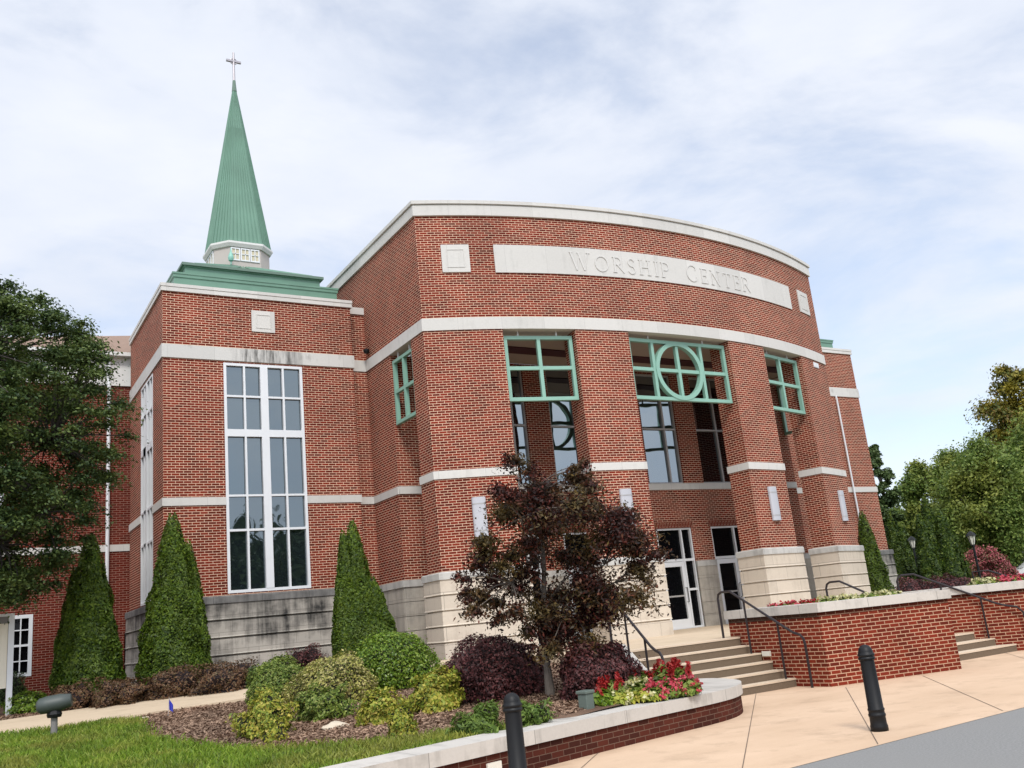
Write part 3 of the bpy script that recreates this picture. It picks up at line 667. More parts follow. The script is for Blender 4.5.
# low base return in front of the recess corner (seen left of the first pier)
b = MB()
for z, z1 in ((0.5, 1.305), (1.32, 1.685), (1.70, 2.065), (2.08, 2.445), (2.46, ZK0)): b.bar(FD, -0.085, 1.0, z, z1, -0.02, 0.095)
b.build('return_base', LIMEM, church)
MB().bar(FD, -0.12, 1.0, ZK0+.003, ZK+.003, -0.02, 0.13).build('return_cap', CAPM, church)
# security camera dome
b = MB(); b.lathe([(0.001, -.09), (.06, -.07), (.09, 0), (.09, .05), (0.05, .07)], 12, (XL-.1, 24.9, 9.95)); b.build('security_camera', BLACK, church)

# the two flat-roofed wings
def wing(x0, x1, side):
    y0, y1 = 24.79, 29.84; par = church
    ff = Fr((x0, y0), (1, 0)); w = x1-x0; dd = y1-y0
    fl = Fr((x0, y1), (0, -1)); frr = Fr((x1, y0), (0, 1))
    zw = 11.26
    if side < 0: wa, wb = 6.28-x0, 8.50-x0
    else: wa, wb = 1.35, 3.57
    fh = (wa, wb, 3.10, 9.30); lh = (y1-27.95, y1-26.17, 3.10, 9.30); rh = (26.17-y0, 27.95-y0, 3.10, 9.30)
    b = MB(); b.wall(ff, 0, w, 0.5, zw, [fh], 0.10); b.wall(fl, 0, dd, 0.5, zw, [lh] if side < 0 else [], 0.10); b.wall(frr, 0, dd, 0.5, zw, [rh] if side > 0 else [], 0.10)
    wg = b.build('wing_wall', BRICK, par)
    loop = [(x0, y1), (x0, y0), (x1, y0), (x1, y1)]
    MB().sweep(loop, [(0, zw-.02), (.05, zw-.02), (.05, zw+.09), (.035, zw+.095), (.035, zw+.105), (.06, zw+.11), (.06, zw+.20), (-.4, zw+.22)]).build('wing_cornice', TRIM, wg)
    MB().sweep(loop, [(-.002, ZB2-.03), (.035, ZB2-.03), (.035, ZB1), (-.002, ZB1+.004)]).build('wing_band', TRIMS, wg)
    b = MB()
    for F, L_, h in ((ff, w, fh), (fl, dd, lh if side < 0 else None), (frr, dd, rh if side > 0 else None)):
        e0, e1 = (-.03, L_+.03) if F is ff else (0, L_)
        for q0_, q1_ in ([(e0, h[0]), (h[1], e1)] if h else [(e0, e1)]):
            b = MB(); b.bar(F, q0_, q1_, ZM2, ZM1, 0.0, .03); b.build('wing_sill_band', TRIM, wg)
    prof = [(0.10, 0.4)]
    for a in (1.10, 1.55, 1.98, 2.42): prof += [(0.10, a-.03), (0.045, a-.022), (0.045, a+.012), (0.135, a+.02), (0.105, a+.05)]
    prof += [(0.10, ZK0)]
    MB().sweep(loop, prof).build('wing_base', LIMED, wg)
    MB().sweep(loop, [(.08, ZK0), (.13, ZK0), (.13, ZK-.02), (.11, ZK), (-.01, ZK+.015)]).build('wing_base_cap', CAPD, wg)
    # tall front window
    c = (wa+wb)/2; q1, q3 = wa+(wb-wa)*.25+.0, wa+(wb-wa)*.75
    hs = [(8.36, .055), (7.33, .20), (5.62, .055), (4.70, .06)]
    glazing(ff, wa+.002, wb-.002, 3.08, 9.30, [(q1+.01, .055), (c, .21), (q3-.01, .055)], hs, wg, frame=WHITE, t=.075, d0=-.11, d1=.012)
    if side < 0: glazing(fl, lh[0]+.002, lh[1]-.002, 3.08, 9.30, [((lh[0]+lh[1])/2, .14), (lh[0]+.45, .05), (lh[1]-.45, .05)], hs, wg, frame=WHITE, t=.06, d0=-.11, d1=.012)
    else: glazing(frr, rh[0]+.002, rh[1]-.002, 3.08, 9.30, [((rh[0]+rh[1])/2, .14)], hs, wg, frame=WHITE, t=.06, d0=-.11, d1=.012)
    if side < 0: plaque(ff, 7.09-x0, 7.75-x0, 10.26, 10.89, wg)
    else: plaque(ff, w-3.05, w-2.39, 10.26, 10.89, wg)
    # green roof curb
    px0, px1, py0, py1 = (x0+.38, x1-.24, y0+.40, y1-.3) if side < 0 else (x0+.24, x1-.5, y0+.40, y1-.3)
    rect = lambda i: [(px0+i, py1-i), (px0+i, py0+i), (px1-i, py0+i), (px1-i, py1-i)]
    r_ = rect(0)
    b = MB(); b.sweep(r_, [(0, zw+.12), (0, 11.83), (.03, 11.84), (.03, 11.92), (.05, 11.93), (.05, 11.98), (-.38, 12.10), (-.38, 12.32), (-.34, 12.33), (-.34, 12.38)], closed=True)
    curb = b.build('roof_curb', ROOFG, wg)
    return wg, curb, (px0, px1, py0, py1)
WL, curbL, (px0, px1, py0, py1) = wing(4.70, 10.065, -1)
WR, curbR, _ = wing(26.93, 32.55, 1)
# hip roof and steeple on the left wing
sx, sy = 7.44, 27.30
ex0, ex1, ey0, ey1 = px0+.36, px1-.36, py0+.36, py1-.36
hs_, ch = 0.85, 0.375
def octo(a, c): return [(-a+c, -a), (a-c, -a), (a, -a+c), (a, a-c), (a-c, a), (-a+c, a), (-a, a-c), (-a, -a+c)]
b = MB(); ring = [(sx+x, sy+y) for x, y in octo(hs_, ch)]; corners = [(ex0, ey0), (ex1, ey0), (ex1, ey1), (ex0, ey1)]
ztop, zeave = 12.88, 12.42
R8 = [(ring[0], ring[1]), (ring[2], ring[3]), (ring[4], ring[5]), (ring[6], ring[7])]
for k in range(4):
    A, B = corners[k], corners[(k+1) % 4]; r0_, r1_ = R8[k]
    b.face([(*A, zeave), (*B, zeave), (*r1_, ztop), (*r0_, ztop)])
    nxt = R8[(k+1) % 4][0]
    b.face([(*B, zeave), (*nxt, ztop), (*r1_, ztop)])
    # standing seams run from eave to drum
    for i in range(1, 12):
        f = i/12; a = Vector((A[0]+(B[0]-A[0])*f, A[1]+(B[1]-A[1])*f, zeave)); c = Vector((r0_[0]+(r1_[0]-r0_[0])*f, r0_[1]+(r1_[1]-r0_[1])*f, ztop))
        b.tube([a+(a-c)*.05+Vector((0, 0, .03)), c+Vector((0, 0, .01))], .035, 4)
roof = b.build('hip_roof', ROOFG, WL)
b = MB(); b.sweep([(ex0, ey1), (ex0, ey0), (ex1, ey0), (ex1, ey1)], [(0.0, zeave-.06), (.08, zeave-.06), (.08, zeave+.02), (0, zeave+.03)], closed=True); b.build('roof_edge', ROOFD, roof)
steeple = WL
drum = MB().prism(ring, ztop-.2, 13.58).build('steeple_drum', SIDING, church)
b = MB(); o2 = [(sx+x, sy+y) for x, y in octo(hs_, ch)]
b.sweep(o2, [(0, 13.52), (.05, 13.52), (.11, 13.62), (.11, 13.68), (0, 13.70)], closed=True); b.build('steeple_eave', WSIDE, drum)
Fd = Fr((sx-hs_+ch, sy-hs_), (1, 0)); w = 2*(hs_-ch)
for a in range(3):
    u0 = .03+a*(w-.06)/3; u1 = u0+(w-.06)/3-.02
    o = MB(); t = .035
    for q in ((u0, u0+t, 13.08, 13.50), (u1-t, u1, 13.08, 13.50), (u0+t, u1-t, 13.08, 13.12), (u0+t, u1-t, 13.46, 13.50), ((u0+u1)/2-.012, (u0+u1)/2+.012, 13.12, 13.46), (u0+t, u1-t, 13.29, 13.31)): o.bar(Fd, *q, -.01, .03)
    wv = o.build('drum_window', WHITE, drum)
    MB().face([Fd.p(u0, 13.08, .006), Fd.p(u1, 13.08, .006), Fd.p(u1, 13.5, .006), Fd.p(u0, 13.5, .006)]).build('blind', BLIND, wv)
Fl = Fr((sx-hs_, sy+hs_-ch), (0, -1))
for a in range(3):
    u0 = .03+a*(w-.06)/3; u1 = u0+(w-.06)/3-.03
    o = MB(); t = .035
    for q in ((u0, u0+t, 13.08, 13.50), (u1-t, u1, 13.08, 13.50), (u0+t, u1-t, 13.08, 13.12), (u0+t, u1-t, 13.46, 13.50)): o.bar(Fl, *q, -.01, .03)
    wv = o.build('drum_window', WHITE, drum)
    MB().face([Fl.p(u0, 13.08, .006), Fl.p(u1, 13.08, .006), Fl.p(u1, 13.5, .006), Fl.p(u0, 13.5, .006)]).build('blind', BLIND, wv)
apex = Vector((sx+.02, sy, 19.82)); base = [Vector((sx+x, sy+y, 13.69)) for x, y in octo(hs_+.045, ch+.02)]
b = MB()
for k in range(8):
    A, B = base[k], base[(k+1) % 8]; b.face([A, B, apex])
    n = 8 if k % 2 == 0 else 5
    for i in range(n):
        f = i/n; a = A+(B-A)*f; c = apex+(a-apex)*(.30 if i % 2 else .05); out = Vector((a.x-sx, a.y-sy, 0)).normalized()*.006
        b.tube([a+out, c+out], [.017, .010], 4)
sp = b.build('spire', ROOFG, church)
b = MB(); b.lathe([(.085, 19.45), (.06, 19.72), (.05, 19.86), (0.001, 19.9)], 10, (apex.x, apex.y, 0)); b.build('spire_cap', ROOFD, sp)
b = MB(); cx_, cy_ = apex.x, apex.y
b.tube([(cx_, cy_, 19.8), (cx_, cy_, 20.93)], [.045, .035], 8); Fc = Fr((cx_, cy_), (1, 0))
b.bar(Fc, -.24, .24, 20.56, 20.63, -.035, .035)
for k in range(16):
    a0, a1 = 2*math.pi*k/16, 2*math.pi*(k+1)/16
    b.tube([Fc.p(.105*math.cos(a0), 20.595+.105*math.sin(a0)), Fc.p(.105*math.cos(a1), 20.595+.105*math.sin(a1))], .02, 5)
b.build('cross', plain('pale_metal', (0.36, 0.34, 0.36), .4, .5), sp)
# little finial lamp on the hip roof
b = MB(); b.lathe([(.02, 0), (.02, .1), (.07, .13), (.085, .20), (.085, .24), (.06, .33), (.03, .40), (.015, .52), (0.001, .56)], 12, (6.93, 26.2, 12.82)); b.build('roof_finial', TEAL, church)
# brick link between wing and hall
FL = Fr((10.065, 25.2), (1, 0)); w = XL-10.065
MB().wall(FL, 0, w, .5, 11.21).build('link_wall', BRICK, church)
MB().bar(FL, 0, w, 11.20, 11.42, -.3, .05).build('link_coping', TRIM, church); MB().bar(FL, 0, w-.037, ZB2-.001, ZB1, -.05, .03).build('link_band', TRIM, church); MB().bar(FL, .032, w-.035, ZM2, ZM1, -.05, .03).build('link_sill_band', TRIM, church)
b = MB(); b.bar(FL, .1, w-.1, .5, ZK0, -.1, .09); b.build('link_base', LIMEM, church)
FL = Fr((XR, 25.2), (1, 0)); w = 26.93-XR
MB().wall(FL, 0, w, .5, 11.21).build('link_wall', BRICK, church)
MB().bar(FL, 0, w, 11.20, 11.42, -.3, .05).build('link_coping', TRIM, church)
# downspout on the right wing
b = MB(); b.tube([(31.0, 24.68, 9.35), (31.0, 24.66, 9.2), (31.0, 24.66, 3.2), (31.0, 24.55, 2.9)], .036, 8); b.build('downspout', WHITE, church)

# ------------------------------------------------------------------ neighbouring buildings on the left
annex = empty('annex_building', (-4, 30.2, .8), 'plain red brick annex with white downspout behind the left tree', 'building')
FA = Fr((-14, 30.2), (1, 0)); w = 20.0
wins = [(15.0, 16.2, 1.52, 3.20), (14.3, 15.35, 5.9, 7.5), (11.5, 12.7, 1.52, 3.2), (11.5, 12.6, 5.9, 7.5)]
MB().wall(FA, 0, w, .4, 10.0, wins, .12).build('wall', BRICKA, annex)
MB().bar(FA, 0, w, 4.86, 5.06, -.05, .03).build('band', TRIM, annex)
MB().bar(FA, 0, w, 10.0, 10.92, -.2, .06).build('frieze', WSIDE, annex)
b = MB(); b.bar(FA, -.2, w, 10.92, 11.04, -.3, .30); b.build('gutter', WSIDE, annex)
b = MB(); b.face([(-1.5, 29.9, 11.04), (9, 29.9, 11.04), (9, 33, 12.75), (6.5, 33, 12.75)]); b.face([(9, 33, 12.75), (9, 36, 11.04), (-1.5, 36, 11.04), (6.5, 33, 12.75)]); b.face([(-1.5, 36, 11.04), (-1.5, 29.9, 11.04), (6.5, 33, 12.75)]); b.build('roof', TANROOF, annex)
for u0, u1, z0, z1 in wins:
    u = u1-u0; fr_ = glazing(FA, u0, u1, z0, z1, [(u0+u*.25, .03), (u0+u*.5, .03), (u0+u*.75, .03)], [(z0+(z1-z0)*.25, .03), (z0+(z1-z0)*.5, .06), (z0+(z1-z0)*.75, .03)], annex, frame=WHITE, glass=GLASSD, t=.10, d0=-.11, d1=.02)
b = MB(); b.tube([(4.12, 30.13, 10.9), (4.12, 30.13, 3.0), (4.12, 30.05, .9)], .055, 8); b.build('downspout', WHITE, annex)

# ------------------------------------------------------------------ walls, stairs and rails before the church
def path_offset(P, d):
    out = []
    for i in range(len(P)):
        a = Vector(P[max(i-1, 0)]); c = Vector(P[min(i+1, len(P)-1)]); t = (c-a).normalized(); out.append((P[i][0]-t.y*d, P[i][1]+t.x*d))
    return out
def smooth_path(P, k=3):
    for _ in range(k):
        Q = [P[0]]
        for a, c in zip(P, P[1:]): Q += [(a[0]*.75+c[0]*.25, a[1]*.75+c[1]*.25), (a[0]*.25+c[0]*.75, a[1]*.25+c[1]*.75)]
        P = Q+[P[-1]]
    return P
seat = empty('seat_wall', (8, 10.2, 0), 'low curved brick planter wall with pale stone coping along the pavement', 'wall')
outer = [(-12, 5.2), (-4, 7.2), (3, 8.95), (6, 9.7), (8.1, 10.18), (9.4, 10.42), (10.1, 10.72), (10.75, 11.35), (11.0, 12.1), (10.95, 12.6), (10.6, 12.74)]
outer = smooth_path(outer, 3)
inner = [(9.75, 12.74), (9.85, 12.3), (9.75, 11.5), (9.1, 11.1), (8.0, 10.72), (6, 10.22), (3, 9.47), (-4, 7.72), (-12, 5.72)]
inner = smooth_path(inner, 2)
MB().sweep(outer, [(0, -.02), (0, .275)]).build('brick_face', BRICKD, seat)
MB().prism(path_offset(outer, -.035)+inner, .272, .425).build('coping', COPE, seat)
def fixture(loc, t, parent, w=.21, h=.09):
    F = Fr(loc[:2], t); b = MB(); b.bar(F, -w/2, w/2, loc[2]-h/2, loc[2]+h/2, -.02, .025)
    o = b.build('step_light', LENS, parent); return o
fixture((5.22, 9.505, .14), (1, .25), seat)

pl1 = empty('raised_planter', (14.5, 12.6, 0), 'raised brick planter wall with stone coping between the two flights of steps', 'planter')
pp = [(13.52, 14.35), (13.5, 13.0), (13.46, 11.96), (14.9, 11.62), (16.25, 11.30), (16.42, 12.8), (16.6, 14.35)]
MB().sweep(pp, [(0, -.02), (0, 1.29)], closed=True).build('brick_wall', BRICKL, pl1)
b = MB(); b.sweep(pp, [(-.02, 1.285), (.05, 1.285), (.05, 1.445), (-.32, 1.45), (-.32, 1.36)], closed=True); b.build('coping', COPE, pl1)
MB().prism(pp, 1.2, 1.39).build('planter_soil', SOIL, pl1)
fixture((13.5, 13.42, .60), (0, -1), pl1)

pl2 = empty('retaining_planter', (20.5, 12.6, 0), 'raised brick planter at the right end beyond the second flight of steps', 'planter')
p2 = [(18.15, 14.6), (18.40, 14.15), (19.85, 12.38), (20.5, 11.6), (24.5, 10.4), (26.5, 14.6)]
MB().sweep(p2, [(0, -.02), (0, 1.29)], closed=True).build('brick_wall', BRICKL, pl2)
MB().sweep(p2, [(-.02, 1.285), (.05, 1.285), (.05, 1.445), (-.32, 1.45), (-.32, 1.36)], closed=True).build('coping', COPE, pl2)
MB().prism(p2, 1.2, 1.39).build('planter_soil', SOIL, pl2)
dirw = Vector((-1.45, 1.77, 0)).normalized()
fixture((19.02, 13.39, .98), (-dirw.x, -dirw.y), pl2, .28, .11)

def stairs(name, label, y0, tread, xl, xr):
    st = empty(name, ((xl(0)+xr(0))/2, y0, 0), label, 'stairs', 'concrete steps up to the forecourt')
    for i in range(6):
        z0, z1 = .155*i, .155*(i+1); ya = y0+tread*i; yb = ya+tread+.12 if i < 5 else 14.6
        if i == 5: yb = max(14.25, ya+.3)
        b = MB()
        A = (xl(i), ya); B = (xr(i), ya); C_ = (xr(i)+ (0), yb); D = (xl(i), yb)
        zt = z1 + (0.0 if i < 5 else .006)
        b.face([(*A, 0.001*i), (*B, 0.001*i), (*B, zt-.012), (*A, zt-.012)], m=0)
        b.face([(A[0], A[1]-.012, zt-.03), (B[0], B[1]-.012, zt-.03), (B[0], B[1]-.012, zt), (A[0], A[1]-.012, zt)], m=1)
        b.face([(A[0], A[1]-.012, zt-.03), (A[0], A[1], zt-.03), (B[0], B[1], zt-.03), (B[0], B[1]-.012, zt-.03)], m=0)
        b.face([(A[0], A[1]-.012, zt), (B[0], B[1]-.012, zt), (*C_, zt), (*D, zt)], m=1)
        b.face([(*B, 0), (*C_, 0), (*C_, zt), (*B, zt)], m=0); b.face([(*D, 0), (*A, 0), (*A, zt), (*D, zt)], m=0)
        b.build('step', [RISER, TREAD], st)
    return st
stairs('stairs', 'flight of six concrete steps between the red flowers and the raised brick planter', 12.79, .256, lambda i: 10.22+.10*i, lambda i: 13.49)
stairs('stairs', 'flight of concrete steps at the right edge beside the far brick planter', 12.38, .30, lambda i: 16.35, lambda i: 19.85-.246*i-.02)
b = MB()
A = [(9.93, 12.72), (10.24, 12.72), (10.95, 14.45), (10.64, 14.45)]
zz = [.44, .44, 1.05, 1.05]
b.face([(*A[i], zz[i]) for i in range(4)])
for i in range(4):
    j = (i+1) % 4; b.face([(*A[i], 0), (*A[j], 0), (*A[j], zz[j]), (*A[i], zz[i])])
tag(b.build('cheek_wall', COPE), 'sloping pale stone cheek wall down the left side of the steps', 'wall')

def rail(name, label, main_pts, posts, origin):
    r = empty(name, origin, label, 'handrail', 'dark metal stair handrails')
    MB().tube(main_pts, .024, 8).build('rail', RAILM, r)
    for a, c in posts: MB().tube([a, c], .02, 8).build('post', RAILM, r)
    return r
x = 13.32
rail('handrail', 'dark metal handrail against the raised planter, right of the near steps',
     [(x, 14.34, .93), (x, 14.34, 1.70), (x, 14.31, 1.78), (x, 14.22, 1.82), (x, 13.98, 1.82), (x, 12.62, 1.03), (x, 12.50, .965), (x, 12.36, .925), (x, 12.29, .86), (x, 12.27, .76), (x, 12.27, 0)],
     [((x, 13.64, .62), (x, 13.64, 1.61)), ((x, 12.86, .155), (x, 12.86, 1.16))], (x, 13.3, 0))
def lr(t, z): return (10.16+.36*(t-12.62)/1.5, t, z)
rail('handrail', 'dark metal handrail left of the near steps, half hidden by the red maple',
     [lr(14.34, .93), lr(14.34, 1.70), lr(14.30, 1.78), lr(14.2, 1.82), lr(13.98, 1.82), lr(12.75, 1.03), lr(12.6, .965), lr(12.45, .925), lr(12.38, .86), lr(12.35, .76), lr(12.35, .3)],
     [(lr(13.64, .62), lr(13.64, 1.60)), (lr(12.95, .155), lr(12.95, 1.16))], (10.3, 13.3, 0))
def rr_(t, z): return (19.72-(t-12.38)*.80, t, z)
rail('handrail', 'dark metal handrail against the far brick planter, right of the second steps',
     [rr_(13.98, .93), rr_(13.98, 1.70), rr_(13.95, 1.78), rr_(13.9, 1.82), rr_(13.7, 1.82), rr_(12.5, 1.03), rr_(12.35, .96), rr_(12.2, .92), rr_(12.12, .80), rr_(12.1, 0)],
     [(rr_(13.3, .62), rr_(13.3, 1.56)), (rr_(12.72, .155), rr_(12.72, 1.17))], (19, 13, 0))
x = 16.62
rail('handrail', 'dark metal handrail peeping over the planter, left of the second steps',
     [(x, 14.44, .93), (x, 14.44, 1.70), (x, 14.40, 1.78), (x, 14.32, 1.82), (x, 14.05, 1.82), (x+.1, 12.35, 1.0), (x+.1, 12.2, .9), (x+.1, 12.15, 0)],
     [((x, 13.5, .62), (x, 13.5, 1.53))], (x, 13.3, 0))
q0, q1, q2 = at(972, 572, 26), at(988, 570.5, 26), at(1030, 583, 25.3)
rail('handrail', 'dark metal handrail farthest off by the pink flowers at the right edge',
     [(q0.x, q0.y, .95), tuple(q0), tuple(q1), tuple(q2), (q2.x, q2.y, .95)], [((q1.x*.5+q2.x*.5, q1.y*.5+q2.y*.5, .95), tuple((q1+q2)/2))], (q1.x, q1.y, .95))

def bollard(x, y, label):
    r = empty('bollard', (x, y, 0), label, 'bollard', 'black metal bollards on the pavement')
    b = MB(); b.lathe([(.001, 0), (.100, 0), (.100, .06), (.093, .085), (.091, .16), (.098, .17), (.098, .19), (.091, .20), (.090, .225), (.096, .235), (.096, .25), (.088, .26), (.080, .80)], 28)
    b.build('post', BLACK, r, smooth=True).location = (0, 0, 0)
    b = MB(); b.lathe([(.082, .80), (.096, .805), (.098, .825), (.088, .832), (.088, .84), (.098, .848), (.098, .868), (.086, .875), (.084, .895), (.074, .93), (.052, .957), (.025, .971), (.001, .975)], 28)
    b.build('cap', BLACK, r, smooth=True).location = (0, 0, 0)
bollard(9.41, 7.76, 'black round-topped bollard standing on open pavement at the right')
bollard(4.78, 8.22, 'black round-topped bollard cut off by the bottom edge, before the low curved wall')

# floodlight in the lawn
g = Vector((1.58, 17.2, T(1.58, 17.2)))
fl = empty('floodlight', g, 'grey-green bullet floodlight on a short post in the lawn', 'light')
b = MB(); b.lathe([(.001, -.28), (.10, -.27), (.155, -.22), (.175, -.10), (.172, .12), (.13, .30), (.12, .305), (.001, .295)], 20)
vv = []
M = Matrix.Translation((0, 0, .52)) @ Matrix.Rotation(math.radians(84), 4, Vector((.25, 1, 0)).normalized()) @ Matrix.Rotation(math.radians(0), 4, 'Z')
b.v = [M @ Vector((q.x*.76, q.y*.80, q.z*.88)) for q in b.v]
b.build('lamp_head', GREYG, fl, smooth=True).location = (0, 0, 0)
b = MB(); b.tube([(0.02, 0, -.05), (0.02, 0, .34)], .05, 10); b.build('post', GREYT, fl).location = (0, 0, 0)
b = MB(); b.lathe([(.001, .30), (.10, .31), (.115, .36), (.09, .42), (.001, .43)], 14, (0.02, 0, 0)); b.build('swivel', BLACK, fl).location = (0, 0, 0)

# board sign on the left
sb = on(8, 716); sg = empty('notice_board', sb, 'white framed cream notice board at the left edge of the photo', 'sign')
FS = Fr((0, 0), (1, 0.05)); H_ = 2.05
for u in (-1.55, 0): MB().bar(FS, u-.055, u+.055, -.1, H_, -.055, .055).build('post', WHITE, sg).location = (0, 0, 0)
MB().bar(FS, -1.49, -.06, .55, H_-.02, -.03, .03).build('panel', CREAM, sg).location = (0, 0, 0)
MB().bar(FS, -1.49, -.06, H_-.20, H_-.06, .02, .036).build('header', GREYT, sg).location = (0, 0, 0)
MB().bar(FS, -1.495, -.055, H_-.06, H_, -.05, .05).build('top_rail', WHITE, sg).location = (0, 0, 0)

fp = on(168, 717); b = MB(); b.tube([(0, 0, 0), (.02, 0, .32)], .004, 5)
mf = empty('marker_flag', fp, 'small blue utility marker flag in the mulch beside the path', 'flag')
b.build('wire', GREYF, mf).location = (0, 0, 0)
b = MB()
for i in range(4):
    f = lambda k: (.02+.017*k, .02*math.sin(k*1.6))
    (xa, ya), (xb, yb) = f(i), f(i+1)
    b.face([(xa, ya, .12-.015*i), (xb, yb, .105-.015*i), (xb, yb, .27-.03*i), (xa, ya, .30-.03*i)]); b.face([(xa, ya+.003, .12-.015*i), (xa, ya+.003, .30-.03*i), (xb, yb+.003, .27-.03*i), (xb, yb+.003, .105-.015*i)])
b.build('flag', BLUE, mf).location = (0, 0, 0)

def rock(px, py, s, label):
    g = on(px, py); bm = bmesh.new(); bmesh.ops.create_icosphere(bm, subdivisions=3, radius=1); rnd = random.Random(int(px))
    ph = [rnd.uniform(0, 6) for _ in range(6)]
    for v in bm.verts:
        d = v.co.normalized(); k = 1+.16*math.sin(3*d.x+ph[0])*math.cos(2.4*d.y+ph[1])+.1*math.sin(5*d.z+ph[2]+4*d.x); v.co = Vector((d.x*s*k, d.y*s*.75*k, max(-.1, d.z)*s*.42*k))
    me = bpy.data.meshes.new('rock'); bm.to_mesh(me); bm.free(); me.materials.append(ROCKM)
    o = bpy.data.objects.new('rock', me); COL.objects.link(o); o.location = g; tag(o, label, 'rock')
rock(335, 728, .19, 'pale flat rock lying in the mulch before the yellow shrubs')
rock(144, 719, .10, 'small pale stone at the corner of path and lawn')

bx = on(587, 709); eb = empty('utility_box', bx, 'small grey-green utility pedestal with flat lid beside the red flowers', 'utility box')
Fx = Fr((0, 0), (1, .25))
MB().bar(Fx, -.075, .075, -.05, .19, -.075, .075).build('body', BOXG, eb, bevel=.01).location = (0, 0, 0)
MB().bar(Fx, -.092, .092, .19, .235, -.092, .092).build('lid', BOXG, eb, bevel=.012).location = (0, 0, 0)

# lamp posts beyond the planters
def lamp(px, py, D, h, label):
    q = at(px, py, D); r = empty('lamp_post', (q.x, q.y, q.z-h), label, 'street lamp', 'black lantern lamp posts behind the planters')
    b = MB(); b.lathe([(.001, 0), (.16, 0), (.15, .25), (.08, .35), (.055, .6), (.045, h-.62), (.08, h-.60), (.05, h-.56)], 12); b.build('post', BLACK, r).location = (0, 0, 0)
    b = MB(); b.lathe([(.07, h-.55), (.15, h-.2), (.001, h-.19)], 6); b.build('lantern', LENS, r).location = (0, 0, 0)
    b = MB(); b.lathe([(.20, h-.2), (.14, h-.1), (.05, h-.03), (.001, h)], 6)
    for k in range(6):
        a = 2*math.pi*k/6; b.tube([(.07*math.cos(a), .07*math.sin(a), h-.56), (.155*math.cos(a), .155*math.sin(a), h-.19)], .012, 4)
    b.build('lantern_cap', BLACK, r).location = (0, 0, 0)
lamp(970, 531, 38, 3.2, 'black lantern lamp post in front of the pink crape myrtle')
lamp(911, 536, 44, 2.9, 'black lantern lamp post between the two clumps of arborvitae')

# parked car glimpsed at the right edge
cq = at(1058, 592, 47); car = empty('parked_car', (cq.x, cq.y, .96), 'white car seen in part behind the pink flowers at right edge', 'car')
car.rotation_euler.z = math.radians(-50)
bm_ = MB(); prof = [(-2.1, .3), (-2.15, .75), (-1.5, .9), (-.8, 1.38), (.7, 1.42), (1.4, .95), (2.05, .82), (2.15, .35)]
n = len(prof)
for k in range(n):
    a, c = prof[k], prof[(k+1) % n]
    wa, wb = (.85 if a[1] < 1 else .68), (.85 if c[1] < 1 else .68)
    bm_.face([(a[0], -wa, a[1]), (c[0], -wb, c[1]), (c[0], wb, c[1]), (a[0], wa, a[1])])
for s in (-1, 1): bm_.face([(q[0], s*(.85 if q[1] < 1 else .68), q[1]) for q in (prof if s < 0 else prof[::-1])])
ob = bm_.build('body', CAR, car, bevel=.06); ob.location = (0, 0, 0)
for s in (-1, 1):
    b = MB(); b.face([(q[0], s*(.70 if q[1] > 1.2 else .83), q[1]) for q in ((-1.35, .93), (1.2, .95), (.62, 1.34), (-.72, 1.31))]); b.build('side_window', GLASSD, car).location = (0, 0, 0)
for x_ in (-1.35, 1.35):
    for s in (-1, 1):
        b = MB(); b.lathe([(.001, -.1), (.3, -.1), (.33, -.06), (.33, .06), (.3, .1), (.001, .1)], 20); b.v = [Vector((x_+q.x, s*.8+q.z, .33+q.y)) for q in b.v]; b.build('wheel', RUBBER, car).location = (0, 0, 0)

# ------------------------------------------------------------------ plants
RNG = np.random.default_rng(7)
def leaf_object(name, C, Nn, size, mats, parent=None, elong=1.6, jit=.35, fold=True, rng=RNG):
    """a cloud of small separate leaves: C centres (n,3), Nn normals (n,3)"""
    n = len(C); Nn = Nn/(np.linalg.norm(Nn, axis=1, keepdims=True)+1e-9)
    r = rng.normal(size=(n, 3)); t = r-(r*Nn).sum(1, keepdims=True)*Nn; t /= np.linalg.norm(t, axis=1, keepdims=True)+1e-9; bb = np.cross(Nn, t)
    s = size*(1+jit*rng.uniform(-1, 1, (n, 1)))
    a = t*s*.5*elong; c = bb*s*.42
    V = np.empty((n, 4, 3)); V[:, 0] = C-a; V[:, 1] = C+c*1.0+Nn*s*.12+a*.15; V[:, 2] = C+a; V[:, 3] = C-c+Nn*s*.12+a*.15
    me = bpy.data.meshes.new(name); me.vertices.add(4*n); me.vertices.foreach_set('co', V.astype(np.float32).ravel())
    me.loops.add(4*n); me.loops.foreach_set('vertex_index', np.arange(4*n, dtype=np.int32))
    me.polygons.add(n); me.polygons.foreach_set('loop_start', np.arange(0, 4*n, 4, dtype=np.int32)); me.polygons.foreach_set('loop_total', np.full(n, 4, dtype=np.int32))
    me.materials.append(mats); me.update(calc_edges=True); me.validate()
    o = bpy.data.objects.new(name, me); COL.objects.link(o)
    if parent: o.parent = parent
    return o
def sph(n, rng): v = rng.normal(size=(n, 3)); return v/np.linalg.norm(v, axis=1, keepdims=True)
def lumpy(d, seed, amp=.13):
    rng = np.random.default_rng(seed); out = np.ones(len(d))
    for k in range(7):
        q = sph(1, rng)[0]; f = rng.uniform(2.5, 6); out += amp*.55*np.sin(f*(d@q)*1.7+rng.uniform(0, 6))
    return out
